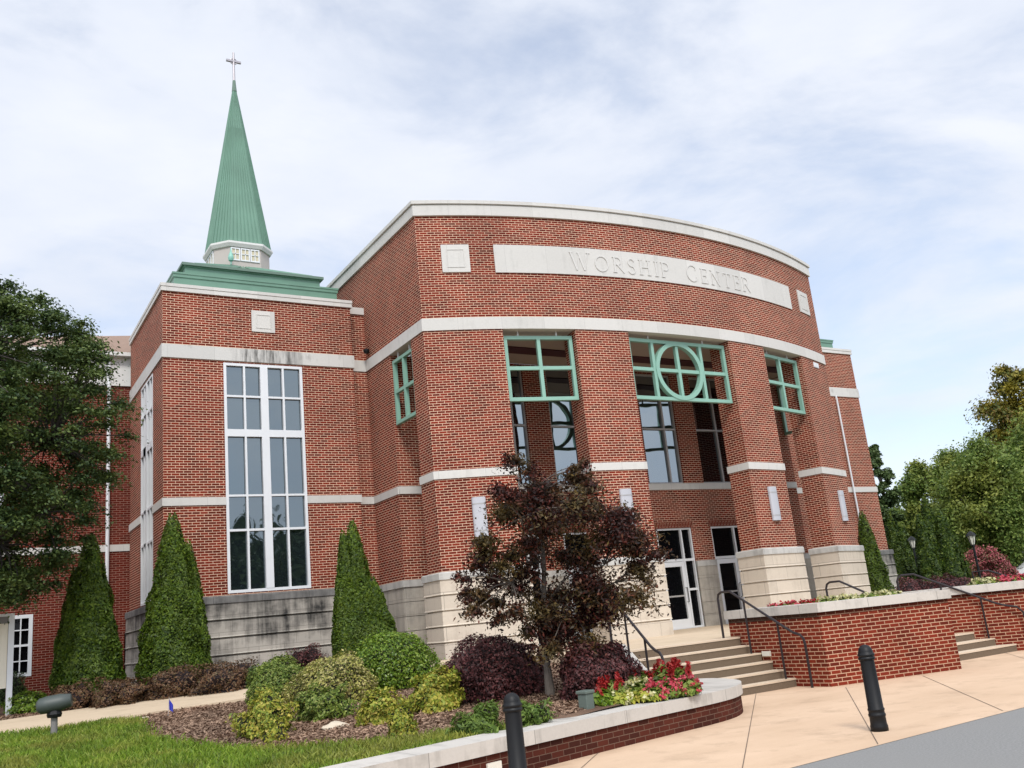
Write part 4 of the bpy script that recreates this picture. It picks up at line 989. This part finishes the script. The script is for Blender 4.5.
def shrub(name, label, cat, base, rx, ry, h, n, size_, leafmat, seed, group=None, core=CORE, amp=.13, loose=.10, flat=.0, elong=1.6, pw=2.4):
    rng = np.random.default_rng(seed); size = size_*(.68 if size_ < .1 else .6); n = int(n*(1.9 if size_ < .1 else 2.2))
    r = empty(name, base, label, cat, group)
    d = sph(n, rng); d = d[d[:, 2] > -.55]; m = len(d)
    sup = (np.abs(d)**pw).sum(1)**(-1/pw)          # a slightly boxy rounded form
    k = sup*lumpy(d, seed, amp)*(1-np.abs(rng.normal(size=m))*loose*1.1+.02)
    stray = rng.random(m) < .06; k[stray] *= 1+rng.uniform(.02, .16, stray.sum())
    hz = h/1.58; rx *= .93; ry *= .93
    P = np.stack([d[:, 0]*k*rx, d[:, 1]*k*ry, hz*.45+d[:, 2]*k*hz], 1); P = P[P[:, 2] > .01] if False else P
    Nn = d*np.array([1/rx, 1/ry, 1/hz])*min(rx, hz)+rng.normal(size=(m, 3))*.55+np.array([0, 0, .25])
    ok = P[:, 2] > 0.0
    leaf_object('foliage', P[ok], Nn[ok], size, leafmat, r, elong, rng=rng)
    bm = bmesh.new(); bmesh.ops.create_icosphere(bm, subdivisions=3, radius=1)
    dd = np.array([v.co[:] for v in bm.verts]); ss = (np.abs(dd)**pw).sum(1)**(-1/pw)*lumpy(dd, seed, amp)*.80
    for v, q, s in zip(bm.verts, dd, ss): v.co = (q[0]*s*rx, q[1]*s*ry, max(0, hz*.45+q[2]*s*hz))
    me = bpy.data.meshes.new('twigs'); bm.to_mesh(me); bm.free(); me.materials.append(core); o = bpy.data.objects.new('twigs', me); COL.objects.link(o); o.parent = r
    return r
def conifer(label, base, h, rad, n, seed, lean=0.0, leafm=None, peaks=((0, 0, 1.0, 1.0),), group='arborvitae around the church', size=.040):
    rng = np.random.default_rng(seed); r = empty('arborvitae', base, label, 'conifer', group)
    Cs, Ns = [], []
    bm = bmesh.new()
    for dx, dy, hf, rf in peaks:
        m = int(n*2.7*hf*rf); H_ = h*hf; R_ = rad*rf
        z = H_*(1-np.sqrt(rng.random(m)))*.985; a = rng.uniform(0, 2*math.pi, m)
        f = z/H_; prof = R_*(1-f)**.76*(1-.30*np.exp(-f*9))*1.05
        lob = 1+.10*np.sin(a*5+z*2.2+seed)+.07*np.sin(a*9-z*5.1)+.05*np.sin(a*3+z*9)
        rr = prof*lob*(1-np.abs(rng.normal(size=m))*.10)+.02
        x = dx+rr*np.cos(a)+lean*z; y = dy+rr*np.sin(a)
        Cs.append(np.stack([x, y, z+.02], 1)); Ns.append(np.stack([np.cos(a), np.sin(a), np.full(m, .25)], 1)+rng.normal(size=(m, 3))*.55)
        ns = 14; rings = []
        for i in range(9):
            f = i/8; pr = max(.005, R_*(1-f)**.76*(1-.30*math.exp(-f*9))*.86)
            rings.append([bm.verts.new((dx+pr*math.cos(2*math.pi*k/ns)+lean*f*H_, dy+pr*math.sin(2*math.pi*k/ns), f*H_*.97)) for k in range(ns)])
        for i in range(8):
            for k in range(ns): bm.faces.new((rings[i][k], rings[i][(k+1) % ns], rings[i+1][(k+1) % ns], rings[i+1][k]))
    me = bpy.data.meshes.new('twigs'); bm.to_mesh(me); bm.free(); me.materials.append(CORE); o = bpy.data.objects.new('twigs', me); COL.objects.link(o); o.parent = r
    leaf_object('foliage', np.concatenate(Cs), np.concatenate(Ns), size, leafm or LF_ARB, r, 1.9, rng=rng)
    return r
def tree(name, label, base, clumps, leaves, size, leafmat, barkmat, seed, trunk_h, trunk_r, group=None, limbs=9, cat='tree', flat=.55, up=.6, elong=1.6, twig_r=.012, spread=1.0):
    """clumps: (n,4) centres and radii in local coordinates; limbs reach toward them"""
    rng = np.random.default_rng(seed); r = empty(name, base, label, cat, group)
    clumps = np.asarray(clumps, float); K = len(clumps)
    b = MB(); top = clumps[:, 2].max()
    lean = clumps[:, :2].mean(0)
    nodes = [Vector((lean[0]*f*f*.6+rng.normal()*.03, lean[1]*f*f*.6+rng.normal()*.03, f*top*.9)) for f in np.linspace(0, 1, 9)]
    rad = [trunk_r*(1.25 if i == 0 else 1)*(1-.9*(i/8))**.8 for i in range(9)]
    b.tube(nodes, rad, 9)
    order = rng.permutation(K); mains = []
    for q in order[:limbs]:
        c = Vector(clumps[q, :3]); zf = max(trunk_h, min(top*.75, c.z-.45*math.hypot(c.x, c.y)-.1*top)); f = zf/(top*.9)*8; i = min(7, int(f)); s = nodes[i].lerp(nodes[i+1], f-i)
        mid = s.lerp(c, .5)+Vector((rng.normal()*.06, rng.normal()*.06, .08))*max(.5, top*.12)
        rr = max(twig_r*2, rad[i]*.42); b.tube([s, s.lerp(mid, .5)+Vector((0, 0, .02)), mid, mid.lerp(c, .55), c], [rr, rr*.8, rr*.6, rr*.4, twig_r], 6); mains.append((s, mid, c))
    for q in order[limbs:]:
        c = Vector(clumps[q, :3]); best = min(mains, key=lambda m: (m[1].lerp(m[2], .4)-c).length); s = best[1].lerp(best[2], .3)
        b.tube([s, s.lerp(c, .5)+Vector((rng.normal()*.05, rng.normal()*.05, .04*top*.3)), c], [twig_r*2, twig_r*1.4, twig_r*.6], 4)
    t = b.build('trunk', barkmat, None, smooth=True, merge=False); t.parent = r
    w = clumps[:, 3]**2; cnt = np.maximum(8, (leaves*w/w.sum()).astype(int)); Cs, Ns = [], []
    for (x, y, z, rad_), m in zip(clumps, cnt):
        d = sph(m, rng)*np.minimum(np.abs(rng.normal(size=(m, 1)))*.62, 1.5)**.8; d[:, 2] *= flat
        droop = -.25*(d[:, 0]**2+d[:, 1]**2)
        P = np.array([x, y, z])+d*rad_*spread; P[:, 2] += droop*rad_
        Cs.append(P); Ns.append(d*.5+rng.normal(size=(m, 3))*.5+np.array([0, 0, up]))
    leaf_object('crown', np.concatenate(Cs), np.concatenate(Ns), size, leafmat, r, elong, rng=rng)
    return r
def envelope(prof, n, seed, rmin, rmax, shell=.55, ex=1.0):
    """clump centres inside a crown given by (z, radius) pairs"""
    rng = np.random.default_rng(seed); z = np.array([p[0] for p in prof]); rr = np.array([p[1] for p in prof]); out = []
    pdf = rr**1.5+.02; zz = np.linspace(z[0], z[-1], 200); pd = np.interp(zz, z, pdf); cd_ = np.cumsum(pd)/pd.sum()
    for k in range(n):
        h = np.interp(rng.random(), cd_, zz); R_ = np.interp(h, z, rr); a = k*2.39996+rng.uniform(-.5, .5); f = shell+(1-shell)*rng.random()**.6 if rng.random() < .75 else rng.random()*.7
        cr_ = rng.uniform(rmin, rmax); rad_ = max(0, R_*f-cr_*.55)
        out.append((rad_*math.cos(a)*ex, rad_*math.sin(a), h, cr_))
    return out
def gpos(px, py, D, z=None):
    q = at(px, py, D)
    return Vector((q.x, q.y, T(q.x, q.y) if z is None else z))

# big dark tree at the left
tb = gpos(-42, 690, 18.4); 
prof = [(2.1, 1.2), (2.7, 1.7), (3.4, 2.2), (4.3, 2.6), (5.2, 3.0), (5.9, 3.2), (6.6, 3.0), (7.3, 2.9), (8.0, 2.5), (8.6, 1.9), (9.2, 1.0)]
tree('shade_tree', 'tall dark green leafy tree covering the annex at the left edge', tb, [(x+.22, y, z, r_) for x, y, z, r_ in envelope(prof, 520, 11, .30, .62)], 210000, .050, LF_ELM, BARKD, 3, 2.0, .16, limbs=14, flat=.42, up=.8)

# dark red maple in front of the doors
mb_ = Vector((7.80, 12.22, T(7.80, 12.22)))
def mp(px, py, dd=0, r=.3):
    q = at(px, py, 13.95+dd)-mb_; return (q.x, q.y, q.z, r)
rng_ = np.random.default_rng(5); mc = []
for px, py, s in ((520, 470, 24), (545, 478, 20), (575, 475, 18), (505, 490, 22), (590, 490, 24), (560, 500, 30), (530, 505, 30), (610, 510, 26), (500, 515, 26), (590, 520, 34), (630, 530, 24), (545, 530, 34), (640, 550, 22), (510, 540, 28), (485, 545, 20), (615, 550, 34), (575, 555, 36), (480, 560, 18), (535, 560, 30), (640, 570, 24), (600, 580, 36), (625, 585, 26), (470, 588, 20), (560, 590, 34), (500, 575, 22), (460, 583, 12), (490, 600, 20), (520, 595, 22), (475, 605, 16), (590, 605, 32), (545, 615, 24), (515, 615, 18), (495, 618, 14), (610, 605, 22), (570, 625, 28), (595, 632, 30), (530, 633, 16), (580, 650, 26), (605, 655, 26), (560, 645, 20), (590, 672, 26), (610, 680, 22), (655, 548, 14), (650, 585, 12), (585, 465, 10), (515, 460, 10)):
    for k in range(2):
        mc.append(mp(px+rng_.normal()*s*.35, py+rng_.normal()*s*.3, rng_.normal()*.38, s/66*rng_.uniform(.6, 1.0)))
tree('maple_tree', 'dark red-leaved maple with slim grey trunk in the mulch bed', mb_, mc, 66000, .034, LF_MAPLE, BARK, 8, .85, .062, limbs=13, flat=.6, up=.5, twig_r=.006, elong=1.9)

# arborvitae
def pc(px, D, z=None): return gpos(px, 600, D, z)
q = pc(90, 20.6); conifer('full green arborvitae cone nearest the notice board, left of the wing', (q.x, q.y, T(q.x, q.y)), 3.70, .75, 13000, 21, 0.0, None, ((0, 0, 1, 1), (-.3, .05, .80, .62)))
q = pc(173, 21.2); conifer('tall arborvitae cone standing before the corner of the left wing', (q.x, q.y, T(q.x, q.y)), 4.06, .79, 14000, 22, 0.0, None, ((0, 0, 1, 1), (.36, .1, .84, .68)))
q = pc(358, 22.6); conifer('arborvitae with two tips between the tall window and the curved front', (q.x, q.y, T(q.x, q.y)), 3.58, .78, 14000, 23, 0.0, None, ((-.05, 0, 1, .80), (-.34, -.1, .93, .50), (.30, -.1, .62, .92)))
q = pc(878, 34.0, .93); conifer('thin arborvitae sliver squeezed against the rightmost stone pier base', (q.x, q.y, .93), 3.55, .62, 6000, 24, 0.0)
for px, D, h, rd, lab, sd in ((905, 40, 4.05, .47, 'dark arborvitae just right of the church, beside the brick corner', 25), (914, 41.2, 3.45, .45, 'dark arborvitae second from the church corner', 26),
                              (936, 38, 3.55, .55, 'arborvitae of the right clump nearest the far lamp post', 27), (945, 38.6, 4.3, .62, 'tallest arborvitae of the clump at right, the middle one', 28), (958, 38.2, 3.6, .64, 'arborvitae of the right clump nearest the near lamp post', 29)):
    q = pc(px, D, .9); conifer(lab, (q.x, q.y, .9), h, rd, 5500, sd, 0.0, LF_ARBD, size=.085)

# shrubs: px left, right, top, base line (front), name, label ...
def pxshrub(xl, xr, yt, yb, name, label, n, size, m, seed, group=None, depth=None, **k):
    f = on((xl+xr)/2, yb); D = (f-Vector((0, 0, EYE))).dot(fw); rx = (xr-xl)/2/F_PX*D
    ry = depth or rx*.85; d = Vector((f.x, f.y, 0)).normalized(); c = f+d*ry*.9; Dc = D+ry*.9
    rx = (xr-xl)/2/F_PX*Dc
    c.z = T(c.x, c.y); h = max(.18, at((xl+xr)/2, yt, Dc).z-c.z)
    return shrub(name, label, 'shrub', c, rx, ry, h, n, size, m, seed, group, **k)
G1 = 'brown barberry shrubs along the path'
pxshrub(48, 94, 683, 712, 'barberry_shrub', 'reddish brown low shrub at the left end of the row along the path', 2600, .05, LF_BROWN, 31, G1, core=COREP, amp=.2)
pxshrub(90, 150, 677, 708, 'barberry_shrub', 'wide brown low shrub under the left arborvitae cone', 3200, .05, LF_BROWN, 32, G1, core=COREP, amp=.2)
pxshrub(143, 196, 668, 701, 'barberry_shrub', 'brown low shrub at the foot of the arborvitae by the wing corner', 3000, .05, LF_BROWN, 33, G1, core=COREP, amp=.2)
pxshrub(192, 256, 660, 695, 'barberry_shrub', 'brown low shrub at the right end of the row, against the stone base', 3400, .05, LF_BROWN, 34, G1, core=COREP, amp=.2)
pxshrub(8, 48, 692, 714, 'boxwood_shrub', 'low clipped green shrub beside the post of the notice board', 2600, .045, LF_HOLLY, 35)
pxshrub(-12, 26, 672, 705, 'boxwood_shrub', 'green shrub half hidden behind the notice board', 2200, .05, LF_BG2, 36)
pxshrub(40, 82, 655, 692, 'boxwood_shrub', 'dark green shrub tucked left of the first arborvitae', 2600, .05, LF_BG2, 37)
pxshrub(246, 268, 664, 690, 'boxwood_shrub', 'small dark green shrub between brown shrub and boxwood', 1200, .045, LF_BG2, 38)
pxshrub(248, 310, 656, 706, 'boxwood_shrub', 'rounded mid-green boxwood at the left of the shrub group', 6500, .042, LF_BOX, 39, amp=.07)
pxshrub(348, 440, 628, 692, 'holly_shrub', 'largest glossy bright green domed shrub in the bed', 8500, .05, LF_HOLLY, 40, amp=.05)
pxshrub(292, 378, 652, 707, 'variegated_shrub', 'broad cream-and-yellow variegated shrub in the middle of the group', 7000, .045, LF_YEL, 41, amp=.10, loose=.12)
pxshrub(240, 290, 697, 738, 'gold_shrub', 'straggly yellow-green shrub at the front left of the group', 4200, .046, LF_GOLD, 42, amp=.28, loose=.2)
pxshrub(262, 284, 718, 742, 'gold_shrub', 'tiny yellow-green sprout in the mulch at the group front', 700, .045, LF_GOLD, 43, amp=.25, loose=.2)
pxshrub(298, 350, 688, 722, 'variegated_shrub', 'greyish green shrub with yellow tips left of the pale rock', 4200, .045, LF_BOX, 44, amp=.26, loose=.18)
pxshrub(360, 402, 692, 726, 'gold_shrub', 'bright yellow shrub right of the pale rock', 3600, .05, LF_GOLD, 45, amp=.24, loose=.18)
pxshrub(389, 416, 703, 737, 'gold_shrub', 'small upright yellow shrub nearest the low curved wall', 1500, .046, LF_GOLD, 46, amp=.22, loose=.18)
pxshrub(412, 462, 672, 713, 'gold_shrub', 'yellow and orange tinged green shrub beside the purple mound', 4600, .055, LF_GOLD, 47, amp=.22, loose=.16)
pxshrub(440, 552, 634, 702, 'loropetalum_shrub', 'big dark purple mounded shrub left of the maple trunk', 11000, .045, LF_PURP, 48, core=COREP, amp=.09)
pxshrub(560, 642, 640, 700, 'loropetalum_shrub', 'blackish purple shrub in the shade right of the maple trunk', 7000, .045, LF_PURP, 49, core=COREP, amp=.09)
pxshrub(604, 632, 662, 690, 'loropetalum_shrub', 'small purple shrub beside the sloping cheek wall', 2200, .04, LF_PURP, 50, core=COREP, amp=.2)
pxshrub(288, 326, 644, 672, 'loropetalum_shrub', 'small purple shrub behind the boxwood by the stained stone base', 2200, .045, LF_PURP, 51, core=COREP, amp=.2)
pxshrub(462, 502, 708, 738, 'fern', 'feathery green fern clump behind the low curved wall', 2200, .045, LF_FERN, 52, amp=.3, loose=.28, elong=2.8)
pxshrub(512, 548, 706, 728, 'fern', 'bright lime fern clump between bollard and maple trunk', 1700, .045, LF_FERN, 53, amp=.3, loose=.28, elong=2.8)
for px0, px1, sd, lab in ((894, 936, 54, 'dark purple low hedge mound by the right church corner'), (928, 972, 55, 'dark purple low hedge mound below the arborvitae clump')):
    q = at((px0+px1)/2, 590, 27); c = Vector((q.x, q.y, 1.0)); shrub('loropetalum_shrub', lab, 'shrub', c, .72, .6, .78, 3200, .055, LF_PURP, sd, None, core=COREP, amp=.12)
q = at(990, 585, 33); shrub('boxwood_shrub', 'small clipped green shrub under the crape myrtle', 'shrub', (q.x, q.y, .95), .75, .6, .62, 1800, .06, LF_BG1, 56)

# flowers
def flower(label, base, w, h, bloom, nb, seed, spiky=False, group='flowers in the bed by the steps', leafmat=LF_BOX, bs=.04, leaves=500, cat='flower'):
    rng = np.random.default_rng(seed); r = empty('flowering_plant', base, label, cat, group)
    d = sph(leaves, rng); d[:, 2] = np.abs(d[:, 2]); k = rng.uniform(.6, 1.0, (leaves, 1)); P = d*k*np.array([w, w, h*.8])
    leaf_object('foliage', P, d+rng.normal(size=(leaves, 3))*.5+np.array([0, 0, .5]), .055, leafmat, r, 2.0, rng=rng)
    if spiky:
        C = []; M_ = []
        for i in range(nb):
            a = rng.uniform(0, 6.28); rr = w*rng.uniform(.1, .9)**.7; hh = h*rng.uniform(.65, 1.0); m = 26; f = rng.random(m)
            C.append(np.stack([rr*math.cos(a)+rng.normal(size=m)*.018*(1.1-f)+.02*f, rr*math.sin(a)+rng.normal(size=m)*.018*(1.1-f), hh*.55+f*hh*.5], 1)); M_.append(rng.normal(size=(m, 3))+np.array([0, 0, .3]))
        leaf_object('blossom', np.concatenate(C), np.concatenate(M_), bs, bloom, r, 2.2, rng=rng)
    else:
        C = []; M_ = []
        for i in range(nb):
            q = sph(1, rng)[0]; q[2] = abs(q[2]); m = 9; o = q*np.array([w*1.0, w*1.0, h*.95])
            C.append(o+rng.normal(size=(m, 3))*.018); M_.append(q+rng.normal(size=(m, 3))*.7)
        leaf_object('blossom', np.concatenate(C), np.concatenate(M_), bs, bloom, r, 1.2, rng=rng)
    return r
def fl_at(px, py): q = on(px, py-5); return q+Vector((q.x, q.y, 0)).normalized()*.12
flower('red celosia spikes at the left end of the flower bed beside the utility box', fl_at(614, 708), .20, .36, LF_RED, 10, 61, True)
flower('red celosia plume rising behind the lime coleus', fl_at(626, 700), .20, .42, LF_RED, 11, 62, True)
flower('red flower spikes below the sloping cheek wall', fl_at(642, 697), .18, .36, LF_RED, 9, 63, True)
flower('tallest dark red celosia clump in the bed, before the handrail foot', fl_at(668, 693), .24, .40, LF_RED, 16, 64, True)
flower('red celosia clump at the right end of the flower bed', fl_at(684, 694), .18, .36, LF_RED, 10, 65, True)
flower('pale cream and lime bedding plant between the red plumes', fl_at(640, 703), .24, .26, LF_WHITE, 34, 66)
flower('small white-dotted lime bedding plant at the coping edge', fl_at(618, 708), .24, .20, LF_WHITE, 16, 67, leafmat=LF_GOLD)
flower('lime green bedding plant low behind the coping, below pink blooms', fl_at(648, 704), .26, .18, LF_WHITE, 14, 68, leafmat=LF_GOLD)
flower('hot pink begonia in the middle of the flower bed', fl_at(655, 704), .17, .24, LF_HOT, 22, 69)
flower('hot pink begonia near the red celosia clump', fl_at(672, 701), .17, .22, LF_HOT, 22, 70)
flower('pink begonia at the right tip of the flower bed', fl_at(690, 698), .17, .24, LF_HOT, 24, 71)
flower('broad green leafed plant beside the utility box lid', fl_at(603, 711), .16, .26, LF_RED, 3, 72, leafmat=LF_HOLLY)
flower('pinkish red begonia low at the front of the bed', fl_at(668, 701), .14, .18, LF_HOT, 14, 73)
flower('small red flowers behind the big green dome near the stone base', fl_at(346, 668), .16, .30, LF_RED, 7, 74, True, group=None)
GP = 'flowers on the raised planter'
k = 0
for px, m_, lab in ((774, LF_HOT, 'pink flowers at the left end of the raised planter'), (784, LF_RED, 'red flowers second along the raised planter'), (793, LF_HOT, 'pink flowers third along the raised planter'), (803, LF_RED, 'red flowers on the planter before the pier base'),
                    (813, LF_RED, 'tall red flowers where red turns to cream on the planter'), (823, LF_WHITE, 'cream flowers at the left start of the cream row'), (833, LF_WHITE, 'cream flowers under the handrail top on the planter'), (843, LF_WHITE, 'cream flowers left of the planter middle'), (853, LF_WHITE, 'cream flowers where the handrail dips behind the planter'),
                    (864, LF_WHITE, 'yellowish cream flowers above the right bollard'), (875, LF_WHITE, 'cream flowers beside the thin arborvitae'), (886, LF_WHITE, 'lush cream flowers near the right end of the row'), (895, LF_WHITE, 'last cream flowers at the right end of the planter row')):
    f = (px-774)/(895-774); x_ = 13.95+f*2.15; y_ = 13.5-f*1.35
    # keep on the same sight line as it runs over the planter
    d_ = ray(px, 600); y_ = 13.55-1.2*f; x_ = y_*d_.x/d_.y
    flower(lab, (x_, y_, 1.37), .15, .13 if m_ is not LF_WHITE else .17, m_, 20, 80+k, group=GP, leaves=180, bs=.045); k += 1
for px, m_, lab in ((979, LF_WHITE, 'cream flowers on the far planter left of the pink ones'), (990, LF_WHITE, 'cream flowers on the far planter beside the pink ones'), (1002, LF_HOT, 'first pink flowers on the far planter'), (1013, LF_HOT, 'pink flowers in the middle of the far planter'), (1023, LF_HOT, 'pink flowers at the right frame edge on the far planter')):
    q = at(px, 588, 22.5); flower(lab, (q.x, q.y, 1.37), .22, .22, m_, 30, 110+k, group='flowers on the far planter', leaves=220, bs=.05); k += 1

# trees beyond, at the right
def bgtree(px, D, ybase_z, ytop, rpx, label, m_, seed, n_=14000, size_=.30, trunk=.3, prof=None, cat='tree', K=70, cr=(.9, 1.7), group='trees beyond the church', bark=BARKD, name='broadleaf_tree', spread=1.0):
    n, size = int(n_*3.4), size_*.44; q = at(px, 560, D); z0 = ybase_z; H_ = at(px, ytop, D).z-z0; R_ = rpx/F_PX*D
    prof = prof or [(.22, .45), (.35, .85), (.5, 1.0), (.66, .92), (.8, .7), (.9, .42), (.97, .15)]
    P = [(a*H_, c*R_) for a, c in prof]
    tree(name, label, (q.x, q.y, z0), envelope(P, K, seed, cr[0]*R_/4, cr[1]*R_/4), n, size, m_, bark, seed, H_*.2, trunk, group, limbs=10, flat=.75, up=.5, twig_r=.03, cat=cat, spread=spread)
bgtree(1000, 50, .6, 428, 56, 'broad yellow-green tree with pale trunk behind the lamp post', LF_BG1, 201, 22000, .26, .17, bark=BARK, K=110)
bgtree(936, 66, .3, 458, 34, 'mid green tree behind the arborvitae clump', LF_BG1, 202, 14000, .34)
bgtree(970, 74, .3, 428, 34, 'tall light green tree rising behind the lamp posts', LF_BG1, 203, 13000, .36)
bgtree(897, 62, .3, 424, 15, 'dark tree poking out right behind the brick corner', LF_BG2, 204, 9000, .36, K=45)
bgtree(1050, 62, .3, 346, 42, 'tallest sparse tree with yellowing top at the right edge', LF_BG3, 205, 15000, .34, prof=[(.3, .5), (.45, .9), (.6, .9), (.75, .95), (.88, .8), (.97, .4)], K=80, spread=.9)
bgtree(1064, 52, .4, 402, 60, 'green tree cut by the right edge of the photo', LF_BG1, 206, 14000, .30)
bgtree(1004, 80, .3, 440, 45, 'distant dark tree filling behind the broad tree', LF_BG2, 207, 12000, .45)
bgtree(905, 84, .3, 500, 34, 'low distant green tree behind the church corner arborvitae', LF_BG1, 208, 11000, .42)
bgtree(985, 46, .9, 541, 17, 'crape myrtle covered in pink blossom behind the lamp post', LF_PINK, 209, 5000, .16, .06, prof=[(.2, .4), (.4, .9), (.6, 1.0), (.8, .8), (.95, .3)], K=40, group=None, name='crape_myrtle')
bgtree(1002, 47, .9, 556, 14, 'smaller pink crape myrtle beside the pale trunk', LF_PINK, 210, 3000, .16, .05, prof=[(.2, .4), (.4, .9), (.6, 1.0), (.8, .8), (.95, .3)], K=26, group=None, name='crape_myrtle')
for i, (px, D, w, lab) in enumerate(((900, 58, 3.5, 'wide green hedge bush behind the left clump of arborvitae'), (935, 56, 3.6, 'wide green hedge bush behind the far lamp post'), (975, 60, 3.8, 'wide green hedge bush behind the crape myrtle'), (1020, 55, 3.6, 'wide green hedge bush at the right frame edge'))):
    q = at(px, 585, D); shrub('hedge_bush', lab, 'shrub', (q.x, q.y, .3), w, 2.0, 2.5, 3500, .24, LF_BG1, 220+i, 'hedge bushes under the far trees', amp=.2)

# the tree line across the road behind the camera, mirrored in the windows
for i, (x_, y_, h_) in enumerate(((12, -44, 13), (19, -46, 14.5), (25, -42, 13.5), (31, -45, 14.5), (37, -43, 13.5), (44, -48, 15), (51, -42, 15), (58, -40, 16.5), (66, -43, 17), (74, -40, 16), (82, -39, 17), (92, -42, 17))):
    P = [(a*h_, c*5.2) for a, c in ((.06, .8), (.2, 1.0), (.35, 1.1), (.5, 1.1), (.66, .95), (.8, .7), (.9, .4), (.98, .12))]
    tree('broadleaf_tree', ('tree across the road mirrored in the church windows'), (x_, y_, 0), envelope(P, 60, 300+i, 1.2, 2.0), 9000, .55, LF_BG2, BARKD, 300+i, 2.5, .3, 'trees across the road behind the viewer', limbs=6, flat=.8, up=.4, twig_r=.04)

# grass blades and loose mulch
def blades(n, seed):
    rng = np.random.default_rng(seed); P = []
    while len(P) < n:
        y = rng.uniform(8.6, 18.42); x = rng.uniform(-4.5, 7.4)
        if y > seat_y(x)+.5 and x < lawn_xmax(y)+rng.normal()*.08 and y < 18.42 and math.hypot(x, y) < 19.5: P.append((x, y))
    P = np.array(P); z = np.array([T(a, c)+.035+.02*math.sin(a*2.1)*math.cos(c*1.7) for a, c in P]); m = n
    h = rng.uniform(.04, .095, m); a = rng.uniform(0, 6.28, m); w = rng.uniform(.004, .009, m); ln = rng.normal(size=(m, 2))*.03
    B = np.stack([P[:, 0], P[:, 1], z], 1); o = np.stack([np.cos(a)*w, np.sin(a)*w, np.zeros(m)], 1)
    tip = B+np.stack([ln[:, 0], ln[:, 1], h], 1); midp = B+np.stack([ln[:, 0]*.35, ln[:, 1]*.35, h*.6], 1)
    V = np.empty((m, 4, 3)); V[:, 0] = B-o; V[:, 1] = B+o; V[:, 2] = midp+o*.7; V[:, 3] = tip
    me = bpy.data.meshes.new('grass'); me.vertices.add(4*m); me.vertices.foreach_set('co', V.astype(np.float32).ravel()); me.loops.add(4*m); me.loops.foreach_set('vertex_index', np.arange(4*m, dtype=np.int32))
    me.polygons.add(m); me.polygons.foreach_set('loop_start', np.arange(0, 4*m, 4, dtype=np.int32)); me.polygons.foreach_set('loop_total', np.full(m, 4, dtype=np.int32)); me.materials.append(LF_GRASS); me.update(calc_edges=True)
    o = bpy.data.objects.new('grass', me); COL.objects.link(o); tag(o, 'bright green mown grass in front of the path at lower left', 'grass', kind='stuff')
LF_GRASS = foliage('grass_blade', [(0.095, 0.165, 0.016), (0.15, 0.25, 0.022), (0.20, 0.31, 0.03), (0.29, 0.36, 0.06)], .3, cols2=[(0.17, 0.20, 0.03), (0.36, 0.37, 0.08)], patch=1.3)
blades(75000, 77)
def chips(n, seed):
    rng = np.random.default_rng(seed); P = []
    while len(P) < n:
        x = rng.uniform(-2, 10.2); y = rng.uniform(9.5, 22.5)
        if y < seat_y(x)+.5 or lawn_ok(x, y) or (x > 9.4 and y < 12.6): continue
        if 18.3 < y < 21.4 and x < 11: continue
        P.append((x, y, T(x, y)+.02*math.sin(x*2.1)*math.cos(y*1.7)+rng.uniform(0, .03)))
    return np.array(P)
LF_CHIP = foliage('mulch_chip', [(0.13, 0.078, 0.055), (0.25, 0.16, 0.115), (0.38, 0.26, 0.19), (0.18, 0.11, 0.08)], 0.0, .9)
P = chips(60000, 5); o = leaf_object('mulch_chips', P, RNG.normal(size=(len(P), 3))*.35+np.array([0, 0, 1.0]), .026, LF_CHIP, None, 3.0)
tag(o, 'loose brown pine mulch chips covering the planting bed', 'mulch', kind='stuff')
